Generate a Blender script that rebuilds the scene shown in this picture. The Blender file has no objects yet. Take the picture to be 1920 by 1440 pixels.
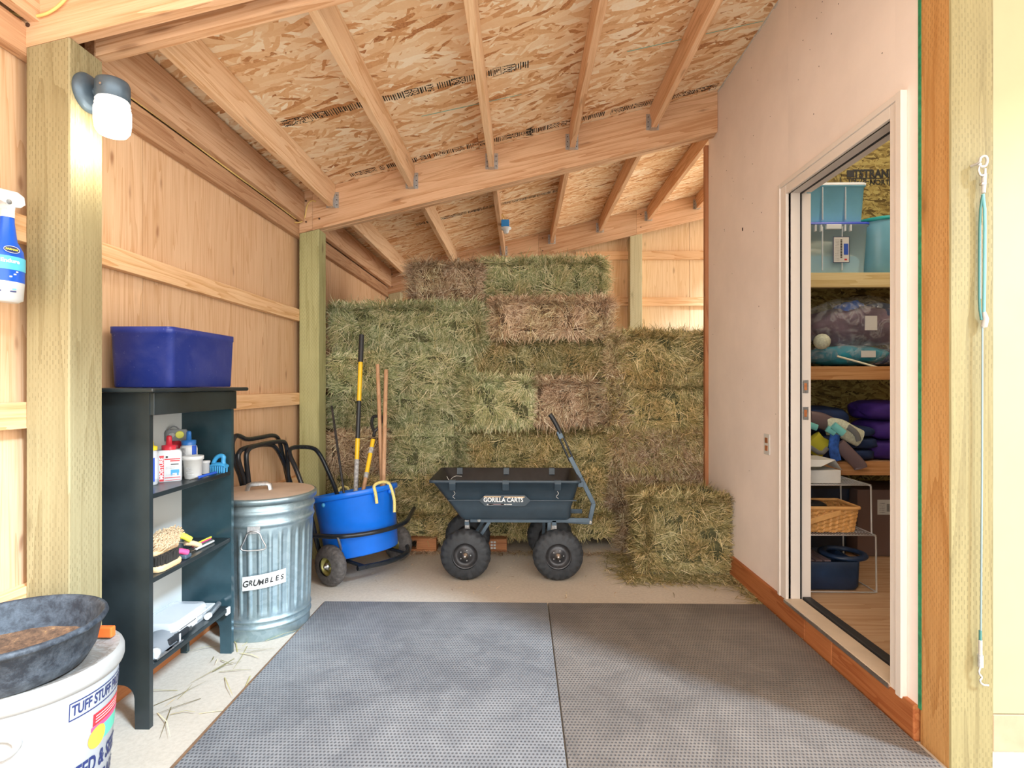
import bpy, math, random
import numpy as np
from mathutils import Vector, Matrix
C = bpy.context.scene
COL = C.collection
random.seed(7); R = random.random
def U(a, b): return a + (b - a) * R()

# ------------------------------------------------------------------ camera, world, sun, exposure
FPX = 1020.0; YAW = math.atan(18 / FPX); EYE = 1.25; HOR = 722.0
cd = bpy.data.cameras.new('camera'); cam = bpy.data.objects.new('camera', cd); COL.objects.link(cam)
cam.location = (0, 0, EYE); cam.rotation_euler = (math.pi / 2, 0, YAW)
cd.sensor_width = 36; cd.lens = 36 * FPX / 1920; cd.shift_y = 2 / 1920; cd.clip_start = 0.02
C.camera = cam
w = bpy.data.worlds.new('sky'); C.world = w; w.use_nodes = True
wn = w.node_tree.nodes; bg = wn['Background']
bg.inputs[0].default_value = (1.0, 0.965, 0.91, 1); bg.inputs[1].default_value = 2.75
sd = bpy.data.lights.new('sun', 'SUN'); sun = bpy.data.objects.new('sun', sd); COL.objects.link(sun)
sd.energy = 4.5; sd.angle = math.radians(8); sd.color = (0.60, 0.80, 1.0)
SEL = math.radians(38); sdir = Vector((-0.80 * math.cos(SEL), 0.60 * math.cos(SEL), -math.sin(SEL)))
sun.rotation_euler = sdir.to_track_quat('-Z', 'Y').to_euler(); sun.location = (6, -5, 6)
C.view_settings.view_transform = 'Standard'; C.view_settings.look = 'None'
C.view_settings.gamma = 1; C.view_settings.use_curve_mapping = False
C.view_settings.exposure = 0.75

# ------------------------------------------------------------------ pixel -> world helpers
def ray(x, y):
    u = (x - 960) / FPX; v = (HOR - y) / FPX; c, s = math.cos(YAW), math.sin(YAW)
    return Vector((u * c - s, u * s + c, v))
def onz(x, y, z=0.0):
    d = ray(x, y); t = (z - EYE) / d.z; return Vector((d.x * t, d.y * t, z))
def onx(x, y, X):
    d = ray(x, y); t = X / d.x; return Vector((X, d.y * t, EYE + d.z * t))
def ony(x, y, Y):
    d = ray(x, y); t = Y / d.y; return Vector((d.x * t, Y, EYE + d.z * t))
def hc(x): return 3.005 + 0.236 * x          # underside of the sloping roof deck

# ------------------------------------------------------------------ materials
MATS = {}
def new_mat(name):
    m = bpy.data.materials.new(name); m.use_nodes = True; MATS[name] = m
    nt = m.node_tree; return m, nt, nt.nodes['Principled BSDF']
def N(nt, t, **k):
    n = nt.nodes.new(t)
    for a, b in k.items():
        if a.startswith('i_'):
            key = a[2:]; key = int(key) if key.isdigit() else key
            n.inputs[key].default_value = b
        else: setattr(n, a, b)
    return n
def L(nt, a, b): nt.links.new(a, b)
def ramp(nt, stops, fac=None, interp='LINEAR'):
    r = N(nt, 'ShaderNodeValToRGB'); r.color_ramp.interpolation = interp
    e = r.color_ramp.elements
    while len(e) < len(stops): e.new(0.5)
    for i, (p, c) in enumerate(stops):
        e[i].position = p; e[i].color = (*c, 1) if len(c) == 3 else c
    if fac is not None: L(nt, fac, r.inputs[0])
    return r
def math_n(nt, op, a, b=None, c=None):
    n = N(nt, 'ShaderNodeMath', operation=op)
    for i, q in enumerate((a, b, c)):
        if q is None: continue
        if isinstance(q, (int, float)): n.inputs[i].default_value = q
        else: L(nt, q, n.inputs[i])
    return n.outputs[0]
def mix(nt, fac, a, b, mode='MIX'):
    n = N(nt, 'ShaderNodeMix', data_type='RGBA', blend_type=mode)
    for s, q in ((n.inputs[0], fac), (n.inputs[6], a), (n.inputs[7], b)):
        if isinstance(q, (int, float)): s.default_value = q
        elif isinstance(q, tuple): s.default_value = (*q, 1) if len(q) == 3 else q
        else: L(nt, q, s)
    return n.outputs[2]
def coords(nt, scale=(1, 1, 1), rot=(0, 0, 0), rnd=True):
    tc = N(nt, 'ShaderNodeTexCoord'); mp = N(nt, 'ShaderNodeMapping')
    mp.inputs['Scale'].default_value = scale; mp.inputs['Rotation'].default_value = rot
    if rnd:
        oi = N(nt, 'ShaderNodeObjectInfo'); ml = math_n(nt, 'MULTIPLY', oi.outputs['Random'], 37.0)
        va = N(nt, 'ShaderNodeVectorMath', operation='ADD'); L(nt, tc.outputs['Object'], va.inputs[0]); L(nt, ml, va.inputs[1])
        L(nt, va.outputs[0], mp.inputs[0])
    else: L(nt, tc.outputs['Object'], mp.inputs[0])
    return mp.outputs[0]
def noise(nt, vec, scale=5, detail=3, rough=0.5, dist=0):
    n = N(nt, 'ShaderNodeTexNoise'); n.inputs['Scale'].default_value = scale; n.inputs['Detail'].default_value = detail
    n.inputs['Roughness'].default_value = rough; n.inputs['Distortion'].default_value = dist
    if vec is not None: L(nt, vec, n.inputs['Vector'])
    return n
def bump(nt, h, bs, strength=0.3, dist=0.002):
    b = N(nt, 'ShaderNodeBump'); b.inputs['Strength'].default_value = strength; b.inputs['Distance'].default_value = dist
    L(nt, h, b.inputs['Height']); L(nt, b.outputs[0], bs.inputs['Normal'])
def plain(name, col, rough=0.5, metal=0.0, var=0.0, nscale=20, bmp=0.0, spec=None, alpha=None, trans=None, coat=None):
    m, nt, bs = new_mat(name)
    bs.inputs['Base Color'].default_value = (*col, 1); bs.inputs['Roughness'].default_value = rough; bs.inputs['Metallic'].default_value = metal
    if spec is not None: bs.inputs['Specular IOR Level'].default_value = spec
    if alpha is not None: bs.inputs['Alpha'].default_value = alpha
    if trans is not None: bs.inputs['Transmission Weight'].default_value = trans
    if coat is not None: bs.inputs['Coat Weight'].default_value = coat
    if var or bmp:
        v = coords(nt); n = noise(nt, v, nscale, 5, 0.6)
        if var:
            lo = tuple(c * (1 - var) for c in col); hi = tuple(min(1, c * (1 + var)) for c in col)
            r = ramp(nt, [(0.3, lo), (0.7, hi)], n.outputs[0]); L(nt, r.outputs[0], bs.inputs['Base Color'])
        if bmp: bump(nt, n.outputs[0], bs, bmp, 0.003)
    return m
def wood(name, light, dark, axis='X', knots=0.6, knotcol=(0.16, 0.06, 0.02), slope=0.0, band=1.0, kn=(1.6, 9), rough=0.6):
    """sawn timber: long grain along an axis, soft cathedral bands, scattered knots"""
    m, nt, bs = new_mat(name); bs.inputs['Roughness'].default_value = rough; bs.inputs['Specular IOR Level'].default_value = 0.3
    k = 'XYZ'.index(axis)
    def sc(al, ac): s = [ac] * 3; s[k] = al; return tuple(s)
    rot = (0, slope, 0)
    base = coords(nt, (1, 1, 1), rot)
    def scaled(al, ac):
        mp = N(nt, 'ShaderNodeMapping'); mp.inputs['Scale'].default_value = sc(al, ac); L(nt, base, mp.inputs[0]); return mp.outputs[0]
    broad = noise(nt, scaled(0.42, 8), 1, 3, 0.5, 0.35)
    fr = math_n(nt, 'FRACT', math_n(nt, 'MULTIPLY', broad.outputs[0], 9.0 * band))
    saw = math_n(nt, 'POWER', fr, 2.5)
    fine = noise(nt, scaled(5, 170), 1, 3, 0.6)
    tone = noise(nt, scaled(0.6, 3), 1, 2)
    f = math_n(nt, 'ADD', math_n(nt, 'MULTIPLY', saw, 0.34), math_n(nt, 'MULTIPLY', fine.outputs[0], 0.75))
    f = math_n(nt, 'ADD', f, math_n(nt, 'MULTIPLY', tone.outputs[0], 0.5))
    mid = tuple((a + b) / 2 for a, b in zip(light, dark))
    r = ramp(nt, [(0.42, light), (0.75, mid), (1.05, dark)], f)
    col = r.outputs[0]
    oi = N(nt, 'ShaderNodeObjectInfo')
    hv = N(nt, 'ShaderNodeHueSaturation'); L(nt, col, hv.inputs['Color'])
    L(nt, math_n(nt, 'ADD', math_n(nt, 'MULTIPLY', oi.outputs['Random'], 0.22), 0.89), hv.inputs['Value']); col = hv.outputs[0]
    if knots:
        vo = N(nt, 'ShaderNodeTexVoronoi'); vo.inputs['Scale'].default_value = 1
        wob = noise(nt, base, 6, 2); va = N(nt, 'ShaderNodeVectorMath', operation='MULTIPLY_ADD')
        L(nt, wob.outputs['Color'], va.inputs[0]); va.inputs[1].default_value = (0.25,) * 3; L(nt, scaled(*kn), va.inputs[2])
        L(nt, va.outputs[0], vo.inputs['Vector'])
        kk = ramp(nt, [(0.0, (1, 1, 1)), (0.055, (0.7, 0.7, 0.7)), (0.10, (0.15,) * 3), (0.15, (0, 0, 0))], vo.outputs['Distance'])
        col = mix(nt, math_n(nt, 'MULTIPLY', kk.outputs[0], knots), col, knotcol)
    L(nt, col, bs.inputs['Base Color']); bump(nt, fine.outputs[0], bs, 0.25, 0.001)
    return m
FIR_L, FIR_D = (0.78, 0.52, 0.33), (0.52, 0.27, 0.13)
wood('fir_x', FIR_L, FIR_D, 'X', 0.7, slope=-0.232 if False else 0.232)
wood('fir_y', FIR_L, FIR_D, 'Y', 0.5)
wood('fir_y_pale', (0.90, 0.66, 0.43), (0.66, 0.38, 0.19), 'Y', 0.5)
wood('fir_x_flat', (0.86, 0.58, 0.34), (0.60, 0.30, 0.12), 'X', 0.7)
wood('fir_girt', (0.84, 0.57, 0.33), (0.62, 0.33, 0.14), 'Y', 0.8)
wood('fir_rough', (0.62, 0.38, 0.22), (0.36, 0.17, 0.08), 'Y', 0.7, band=1.5)
wood('plywood_v', (0.82, 0.56, 0.35), (0.64, 0.37, 0.19), 'Z', 0.75, (0.22, 0.07, 0.02), band=1.4, kn=(3.0, 9))
wood('plywood_pale', (0.88, 0.64, 0.40), (0.72, 0.46, 0.24), 'Z', 0.5, band=1.2, kn=(3, 7))
wood('floor_ply', (0.55, 0.38, 0.24), (0.36, 0.20, 0.10), 'X', 0.3)
wood('sill_red', (0.52, 0.20, 0.07), (0.34, 0.10, 0.03), 'Y', 0.3)
wood('shelf_pine', (0.80, 0.68, 0.38), (0.62, 0.46, 0.20), 'X', 0.8)
wood('shelf_red', (0.66, 0.36, 0.16), (0.42, 0.18, 0.06), 'X', 0.6)
wood('stud_red', (0.45, 0.20, 0.09), (0.28, 0.10, 0.04), 'Z', 0.3)
wood('pallet_wood', (0.50, 0.22, 0.09), (0.28, 0.10, 0.04), 'X', 0.6)
wood('ash_handle', (0.58, 0.36, 0.22), (0.42, 0.23, 0.12), 'Z', 0.1)
wood('brush_wood', (0.72, 0.50, 0.28), (0.52, 0.32, 0.15), 'Y', 0)
def pt_wood(name, light, dark, orange=None):
    """pressure treated post: green-tan, incised with rows of short vertical slits"""
    m = wood(name, light, dark, 'Z', 0.7, (0.10, 0.06, 0.02), kn=(1.8, 5), band=0.7)
    nt = m.node_tree; bs = nt.nodes['Principled BSDF']
    col = bs.inputs['Base Color'].links[0].from_socket
    tc = N(nt, 'ShaderNodeTexCoord'); sp = N(nt, 'ShaderNodeSeparateXYZ'); L(nt, tc.outputs['Object'], sp.inputs[0])
    xy = math_n(nt, 'ADD', sp.outputs[0], sp.outputs[1]); xs = math_n(nt, 'DIVIDE', xy, 0.0095)
    col_i = math_n(nt, 'FLOOR', xs); fx = math_n(nt, 'ABSOLUTE', math_n(nt, 'SUBTRACT', math_n(nt, 'FRACT', xs), 0.5))
    wn_ = N(nt, 'ShaderNodeTexWhiteNoise', noise_dimensions='1D'); L(nt, col_i, wn_.inputs['W'])
    z = math_n(nt, 'ADD', math_n(nt, 'DIVIDE', sp.outputs[2], 0.030), math_n(nt, 'MULTIPLY', col_i, 0.5))
    z = math_n(nt, 'ADD', z, math_n(nt, 'MULTIPLY', wn_.outputs[0], 0.25))
    fz = math_n(nt, 'FRACT', z)
    mk = math_n(nt, 'MULTIPLY', math_n(nt, 'LESS_THAN', fx, 0.16), math_n(nt, 'LESS_THAN', fz, 0.5))
    pn = noise(nt, tc.outputs['Object'], 9, 2)
    mk = math_n(nt, 'MULTIPLY', mk, ramp(nt, [(0.35, (0.15,) * 3), (0.6, (1, 1, 1))], pn.outputs[0]).outputs[0])
    c2 = mix(nt, math_n(nt, 'MULTIPLY', mk, 0.5), col, tuple(d * 0.6 for d in dark))
    if orange:
        sn = noise(nt, tc.outputs['Object'], 2.2, 3)
        c2 = mix(nt, ramp(nt, [(0.30, (0.75,) * 3), (0.65, (1, 1, 1))], sn.outputs[0]).outputs[0], c2, mix(nt, 0.55, c2, orange))
    L(nt, c2, bs.inputs['Base Color'])
    inv = math_n(nt, 'SUBTRACT', 1.0, mk); bump(nt, inv, bs, 0.5, 0.002)
    return m
pt_wood('treated_post', (0.38, 0.32, 0.175), (0.26, 0.205, 0.10))
pt_wood('treated_right', (0.26, 0.21, 0.095), (0.18, 0.14, 0.06))
pt_wood('treated_green', (0.45, 0.44, 0.22), (0.32, 0.30, 0.13))
pt_wood('treated_grey', (0.66, 0.60, 0.38), (0.50, 0.44, 0.26))
pt_wood('treated_orange', (0.60, 0.34, 0.13), (0.42, 0.20, 0.06))
def osb(name, cols, plane='XY', s=1.0, dirs=(0.02, 0.35, -0.42, 1.0, -0.9, 0.15, -0.2)):
    """oriented strand board: overlapping flakes from several stretched voronoi layers"""
    m, nt, bs = new_mat(name); bs.inputs['Roughness'].default_value = 0.7; bs.inputs['Specular IOR Level'].default_value = 0.25
    tc = N(nt, 'ShaderNodeTexCoord'); src = tc.outputs['Object']
    if plane == 'XZ':
        sp = N(nt, 'ShaderNodeSeparateXYZ'); L(nt, src, sp.inputs[0]); cb = N(nt, 'ShaderNodeCombineXYZ')
        L(nt, sp.outputs[0], cb.inputs[0]); L(nt, sp.outputs[2], cb.inputs[1]); src = cb.outputs[0]
    nz = noise(nt, src, 14, 2); va = N(nt, 'ShaderNodeVectorMath', operation='MULTIPLY_ADD')
    L(nt, nz.outputs['Color'], va.inputs[0]); va.inputs[1].default_value = (0.03, 0.03, 0); L(nt, src, va.inputs[2])
    val = hei = None
    for i, a in enumerate(dirs):
        mr = N(nt, 'ShaderNodeMapping'); mr.inputs['Rotation'].default_value = (0, 0, a); mr.inputs['Location'].default_value = (i * 3.7, i * 1.9, 0)
        L(nt, va.outputs[0], mr.inputs[0])
        ms = N(nt, 'ShaderNodeMapping'); ms.inputs['Scale'].default_value = ((6.5 + 1.6 * (i % 5)) * s, (30 + 7 * (i % 5)) * s, 0.01); L(nt, mr.outputs[0], ms.inputs[0])
        vo = N(nt, 'ShaderNodeTexVoronoi'); vo.inputs['Scale'].default_value = 1; L(nt, ms.outputs[0], vo.inputs['Vector'])
        vo.voronoi_dimensions = '2D'
        sp = N(nt, 'ShaderNodeSeparateColor'); L(nt, vo.outputs['Color'], sp.inputs[0])
        v, h = sp.outputs[0], math_n(nt, 'SUBTRACT', sp.outputs[1], 0.07 * i)
        if val is None: val, hei = v, h
        else:
            g = math_n(nt, 'GREATER_THAN', h, hei)
            mx = N(nt, 'ShaderNodeMix', data_type='FLOAT'); L(nt, g, mx.inputs[0]); L(nt, val, mx.inputs[2]); L(nt, v, mx.inputs[3])
            hei = math_n(nt, 'MAXIMUM', h, hei); val = mx.outputs[0]
    fg = noise(nt, src, 90, 2)
    vv = math_n(nt, 'ADD', math_n(nt, 'MULTIPLY', val, 0.86), math_n(nt, 'MULTIPLY', fg.outputs[0], 0.18))
    r = ramp(nt, cols, vv); L(nt, r.outputs[0], bs.inputs['Base Color']); bump(nt, hei, bs, 0.35, 0.0015)
    return m
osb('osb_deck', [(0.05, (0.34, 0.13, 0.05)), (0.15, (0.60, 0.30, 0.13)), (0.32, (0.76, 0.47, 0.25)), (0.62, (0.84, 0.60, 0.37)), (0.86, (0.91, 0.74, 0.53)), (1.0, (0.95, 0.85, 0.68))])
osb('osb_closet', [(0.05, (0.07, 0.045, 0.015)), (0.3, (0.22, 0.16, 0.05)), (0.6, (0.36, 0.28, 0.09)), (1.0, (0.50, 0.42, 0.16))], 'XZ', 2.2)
# concrete
m, nt, bs = new_mat('concrete'); v = coords(nt, rnd=False); n1 = noise(nt, v, 1.3, 5, 0.6); n2 = noise(nt, v, 60, 4, 0.7)
c = ramp(nt, [(0.3, (0.50, 0.43, 0.345)), (0.7, (0.61, 0.535, 0.445))], n1.outputs[0]).outputs[0]
c = mix(nt, ramp(nt, [(0.35, (0.3,) * 3), (0.6, (0, 0, 0))], n2.outputs[0]).outputs[0], c, (0.30, 0.24, 0.18))
L(nt, c, bs.inputs['Base Color']); bs.inputs['Roughness'].default_value = 0.75; bump(nt, n2.outputs[0], bs, 0.3, 0.003)
plain('gravel', (0.50, 0.475, 0.44), 0.9, var=0.3, nscale=40, bmp=0.4)
# rubber mats: rows of small oblong pits, dust worn into them; right one browned to paint in shade
for mname, mlo, mhi in (('rubber_mat', (0.155, 0.155, 0.160), (0.30, 0.295, 0.29)), ('rubber_mat_shaded', (0.130, 0.112, 0.098), (0.25, 0.215, 0.185))):
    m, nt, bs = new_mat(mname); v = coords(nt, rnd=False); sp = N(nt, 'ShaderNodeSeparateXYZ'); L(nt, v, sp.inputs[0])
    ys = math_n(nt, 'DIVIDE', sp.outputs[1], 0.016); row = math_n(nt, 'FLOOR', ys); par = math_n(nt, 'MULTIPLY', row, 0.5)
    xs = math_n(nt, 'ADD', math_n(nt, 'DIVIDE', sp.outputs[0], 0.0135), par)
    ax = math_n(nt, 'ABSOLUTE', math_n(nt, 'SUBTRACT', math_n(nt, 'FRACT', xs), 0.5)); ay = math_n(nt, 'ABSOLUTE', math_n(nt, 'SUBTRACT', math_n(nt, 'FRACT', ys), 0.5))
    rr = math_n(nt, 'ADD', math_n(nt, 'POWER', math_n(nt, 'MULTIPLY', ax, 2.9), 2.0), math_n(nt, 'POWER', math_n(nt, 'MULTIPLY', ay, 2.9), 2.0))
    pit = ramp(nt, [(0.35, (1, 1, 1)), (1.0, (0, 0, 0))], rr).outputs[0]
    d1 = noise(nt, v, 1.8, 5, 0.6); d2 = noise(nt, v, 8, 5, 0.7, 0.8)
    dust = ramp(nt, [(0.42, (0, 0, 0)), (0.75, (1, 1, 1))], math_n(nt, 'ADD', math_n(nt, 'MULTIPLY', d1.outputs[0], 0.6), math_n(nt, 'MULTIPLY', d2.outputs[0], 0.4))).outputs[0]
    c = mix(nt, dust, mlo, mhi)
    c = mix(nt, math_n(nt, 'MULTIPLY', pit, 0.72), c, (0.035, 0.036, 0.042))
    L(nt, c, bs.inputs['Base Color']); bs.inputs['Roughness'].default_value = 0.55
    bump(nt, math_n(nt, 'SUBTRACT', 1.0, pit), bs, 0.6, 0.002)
plain('mat_edge', (0.30, 0.17, 0.09), 0.9, var=0.3, nscale=30)
plain('drywall', (0.86, 0.76, 0.70), 0.75, var=0.05, nscale=3, bmp=0.05)
plain('drywall_edge', (0.62, 0.60, 0.58), 0.9, var=0.2, nscale=60)
plain('trim_paint', (0.74, 0.67, 0.61), 0.5, var=0.03, nscale=4)
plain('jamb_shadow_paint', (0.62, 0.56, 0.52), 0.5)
plain('sill_paint', (0.58, 0.46, 0.34), 0.45, var=0.12, nscale=6)
plain('gasket', (0.02, 0.02, 0.022), 0.6)
plain('siding_cream', (0.36, 0.29, 0.155), 0.6, var=0.04, nscale=5, bmp=0.05)
plain('skirt_wood', (0.38, 0.25, 0.15), 0.7, var=0.12, nscale=14)
plain('green_tape', (0.02, 0.22, 0.10), 0.6, var=0.4, nscale=40)
plain('steel', (0.62, 0.62, 0.62), 0.32, 1.0, var=0.12, nscale=60)
plain('zinc', (0.56, 0.58, 0.60), 0.42, 0.9, var=0.22, nscale=110)
plain('rust_screw', (0.10, 0.05, 0.03), 0.6, 0.3)
plain('cord_yellow', (0.80, 0.58, 0.20), 0.5)
plain('box_blue', (0.02, 0.26, 0.70), 0.4)
plain('white_plastic', (0.62, 0.63, 0.63), 0.35)
plain('off_white', (0.58, 0.57, 0.54), 0.5, var=0.06, nscale=8)
plain('black_paint', (0.018, 0.024, 0.026), 0.28, var=0.35, nscale=5)
plain('teal_black', (0.022, 0.050, 0.062), 0.22, var=0.3, nscale=5)
plain('black_plastic', (0.02, 0.022, 0.025), 0.4)
plain('cabinet_back', (0.62, 0.64, 0.62), 0.5)
plain('black_tube', (0.016, 0.020, 0.026), 0.22, var=0.2, nscale=40)
m, nt, bs = new_mat('tote_blue'); v = coords(nt); n1 = noise(nt, v, 5, 5, 0.7, 0.5); n2 = noise(nt, v, 90, 3, 0.7)
c = mix(nt, ramp(nt, [(0.45, (0, 0, 0)), (0.8, (0.35,) * 3)], n1.outputs[0]).outputs[0], (0.020, 0.036, 0.22), (0.15, 0.15, 0.34))
c = mix(nt, ramp(nt, [(0.66, (0, 0, 0)), (0.74, (0.6,) * 3)], n2.outputs[0]).outputs[0], c, (0.30, 0.32, 0.5))
L(nt, c, bs.inputs['Base Color']); bs.inputs['Roughness'].default_value = 0.33
plain('bucket_blue', (0.008, 0.17, 0.80), 0.3, var=0.12, nscale=4)
plain('tub_white', (0.38, 0.385, 0.39), 0.4)
plain('tub_rim', (0.36, 0.35, 0.33), 0.5, var=0.08, nscale=8)
plain('vinyl', (0.74, 0.76, 0.78), 0.15, alpha=0.35)
plain('rope', (0.78, 0.66, 0.24), 0.8, var=0.3, nscale=200)
plain('poly_cart', (0.030, 0.050, 0.070), 0.42, var=0.15, nscale=12)
plain('poly_cart_inside', (0.035, 0.033, 0.033), 0.55, var=0.3, nscale=9)
plain('cart_frame', (0.09, 0.13, 0.17), 0.38, 0.3, var=0.15, nscale=18)
plain('tyre', (0.026, 0.030, 0.036), 0.62, var=0.4, nscale=30, bmp=0.3)
plain('tyre_dusty', (0.10, 0.09, 0.085), 0.85, var=0.4, nscale=40, bmp=0.4)
plain('hub_dark', (0.055, 0.055, 0.06), 0.4, 0.5, var=0.4, nscale=25)
plain('hub_gold', (0.52, 0.48, 0.18), 0.35, 0.8, var=0.3, nscale=20)
plain('fork_yellow', (0.90, 0.56, 0.02), 0.35)
plain('tape_grey', (0.42, 0.42, 0.42), 0.5, var=0.5, nscale=60)
m, nt, bs = new_mat('galvanized'); v = coords(nt); vo = N(nt, 'ShaderNodeTexVoronoi'); vo.inputs['Scale'].default_value = 55; L(nt, v, vo.inputs['Vector'])
n1 = noise(nt, v, 4, 5, 0.6); sp = N(nt, 'ShaderNodeSeparateColor'); L(nt, vo.outputs['Color'], sp.inputs[0])
L(nt, ramp(nt, [(0.2, (0.27, 0.37, 0.41)), (0.9, (0.42, 0.53, 0.57))], math_n(nt, 'ADD', math_n(nt, 'MULTIPLY', sp.outputs[0], 0.35), math_n(nt, 'MULTIPLY', n1.outputs[0], 0.7))).outputs[0], bs.inputs['Base Color'])
bs.inputs['Metallic'].default_value = 0.75; L(nt, ramp(nt, [(0.3, (0.30,) * 3), (0.7, (0.46,) * 3)], n1.outputs[0]).outputs[0], bs.inputs['Roughness'])
plain('lid_dust', (0.62, 0.50, 0.40), 0.7, 0.15, var=0.12, nscale=7)
m, nt, bs = new_mat('pan_rubber'); v = coords(nt); n1 = noise(nt, v, 26, 7, 0.78, 0.25)
L(nt, ramp(nt, [(0.42, (0.016, 0.022, 0.032)), (0.78, (0.11, 0.135, 0.165))], n1.outputs[0]).outputs[0], bs.inputs['Base Color']); bs.inputs['Roughness'].default_value = 0.6
bump(nt, n1.outputs[0], bs, 0.2, 0.002)
m, nt, bs = new_mat('feed_residue'); v = coords(nt); n1 = noise(nt, v, 34, 6, 0.8)
L(nt, ramp(nt, [(0.38, (0.07, 0.04, 0.025)), (0.6, (0.20, 0.11, 0.06)), (0.72, (0.55, 0.30, 0.10))], n1.outputs[0]).outputs[0], bs.inputs['Base Color']); bs.inputs['Roughness'].default_value = 0.9
bump(nt, n1.outputs[0], bs, 0.6, 0.006)
m, nt, bs = new_mat('dirty_lid'); v = coords(nt); n1 = noise(nt, v, 9, 6, 0.7, 1.2)
L(nt, ramp(nt, [(0.38, (0.46, 0.45, 0.42)), (0.50, (0.27, 0.23, 0.19)), (0.56, (0.44, 0.42, 0.39)), (0.70, (0.21, 0.16, 0.12))], n1.outputs[0]).outputs[0], bs.inputs['Base Color']); bs.inputs['Roughness'].default_value = 0.6
plain('ink_navy', (0.02, 0.03, 0.12), 0.5); plain('ink_black', (0.012,) * 3, 0.6); plain('ink_red', (0.62, 0.03, 0.04), 0.5)
plain('ink_green', (0.12, 0.55, 0.38), 0.5); plain('ink_orange', (0.85, 0.42, 0.06), 0.5); plain('ink_white', (0.85,) * 3, 0.5)
plain('ink_grade', (0.03, 0.022, 0.016), 0.8); plain('ink_teal', (0.20, 0.48, 0.42), 0.8); plain('ink_blue', (0.02, 0.09, 0.50), 0.5)
plain('paper_white', (0.62, 0.62, 0.60), 0.7); plain('orange_plastic', (0.85, 0.16, 0.03), 0.4)
plain('red_plastic', (0.62, 0.03, 0.05), 0.35); plain('yellow_plastic', (0.85, 0.62, 0.03), 0.35); plain('blue_plastic', (0.03, 0.16, 0.48), 0.3)
plain('sky_plastic', (0.05, 0.32, 0.62), 0.35); plain('yellow_handle', (0.82, 0.80, 0.08), 0.4); plain('pink_handle', (0.80, 0.08, 0.22), 0.4)
plain('tan_handle', (0.76, 0.52, 0.30), 0.5); plain('grey_plastic', (0.20, 0.21, 0.22), 0.45); plain('bristle_dark', (0.03, 0.025, 0.02), 0.8)
plain('bristle_tan', (0.66, 0.46, 0.27), 0.8, var=0.2, nscale=90); plain('spray_blue', (0.008, 0.10, 0.60), 0.3); plain('spray_cyan', (0.10, 0.55, 0.75), 0.35)
plain('bin_blue', (0.22, 0.56, 0.76), 0.25, var=0.10, nscale=3); plain('bin_clear', (0.62, 0.86, 0.94), 0.22, alpha=0.45)
plain('bin_lid_white', (0.70, 0.76, 0.80), 0.4); plain('lid_blue', (0.01, 0.06, 0.60), 0.35); plain('lid_teal', (0.02, 0.42, 0.42), 0.35)
plain('cloth_cream', (0.80, 0.80, 0.64), 0.9, var=0.1, nscale=6); plain('cloth_blue', (0.22, 0.50, 0.66), 0.9, var=0.1, nscale=6)
plain('cloth_plum', (0.115, 0.065, 0.095), 0.75, var=0.35, nscale=12, bmp=0.4); plain('cloth_royal', (0.03, 0.12, 0.50), 0.8, var=0.5, nscale=25, bmp=0.4)
plain('cloth_teal', (0.01, 0.20, 0.28), 0.75, var=0.4, nscale=10, bmp=0.4); plain('cloth_navy', (0.006, 0.022, 0.085), 0.8, var=0.4, nscale=9, bmp=0.4)
plain('cloth_purple', (0.045, 0.012, 0.20), 0.8, var=0.3, nscale=7, bmp=0.4); plain('mesh_aqua', (0.20, 0.62, 0.62), 0.7); plain('mesh_cream', (0.62, 0.66, 0.52), 0.7, var=0.2, nscale=80)
plain('boot_yellow', (0.55, 0.52, 0.04), 0.6); plain('leather_grey', (0.17, 0.12, 0.13), 0.4)
m, nt, bs = new_mat('clear_bag'); v = coords(nt); n1 = noise(nt, v, 9, 5, 0.6, 1.5)
bs.inputs['Base Color'].default_value = (0.85, 0.92, 1, 1); bs.inputs['Roughness'].default_value = 0.08; bs.inputs['Specular IOR Level'].default_value = 1.0
L(nt, ramp(nt, [(0.50, (0.07,) * 3), (0.60, (0.30,) * 3), (0.64, (0.08,) * 3)], n1.outputs[0]).outputs[0], bs.inputs['Alpha']); bump(nt, n1.outputs[0], bs, 1.0, 0.03)
plain('chrome', (0.72, 0.73, 0.75), 0.18, 1.0); plain('rack_wire', (0.66, 0.69, 0.72), 0.3, 0.5)
plain('carton', (0.16, 0.10, 0.085), 0.8); plain('tack_navy', (0.012, 0.03, 0.075), 0.4, var=0.25, nscale=10)
plain('wicker', (0.62, 0.32, 0.10), 0.6, var=0.3, nscale=60); plain('wicker_band', (0.66, 0.36, 0.13), 0.5, var=0.15, nscale=20)
plain('cable_teal', (0.13, 0.36, 0.37), 0.4); plain('cable_dark', (0.04, 0.16, 0.15), 0.4); plain('wire_grey', (0.22, 0.30, 0.32), 0.4, 0.3)
plain('fitting_white', (0.40, 0.38, 0.35), 0.4)
m, nt, bs = new_mat('lamp_glass'); bs.inputs['Base Color'].default_value = (1, 1, 1, 1); bs.inputs['Emission Color'].default_value = (1.0, 0.96, 0.86, 1); bs.inputs['Emission Strength'].default_value = 3.0; bs.inputs['Roughness'].default_value = 0.2
m, nt, bs = new_mat('lamp_glass_top'); bs.inputs['Base Color'].default_value = (0.85, 0.86, 0.84, 1); bs.inputs['Emission Color'].default_value = (1, 0.98, 0.92, 1); bs.inputs['Emission Strength'].default_value = 0.35; bs.inputs['Roughness'].default_value = 0.15
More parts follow.
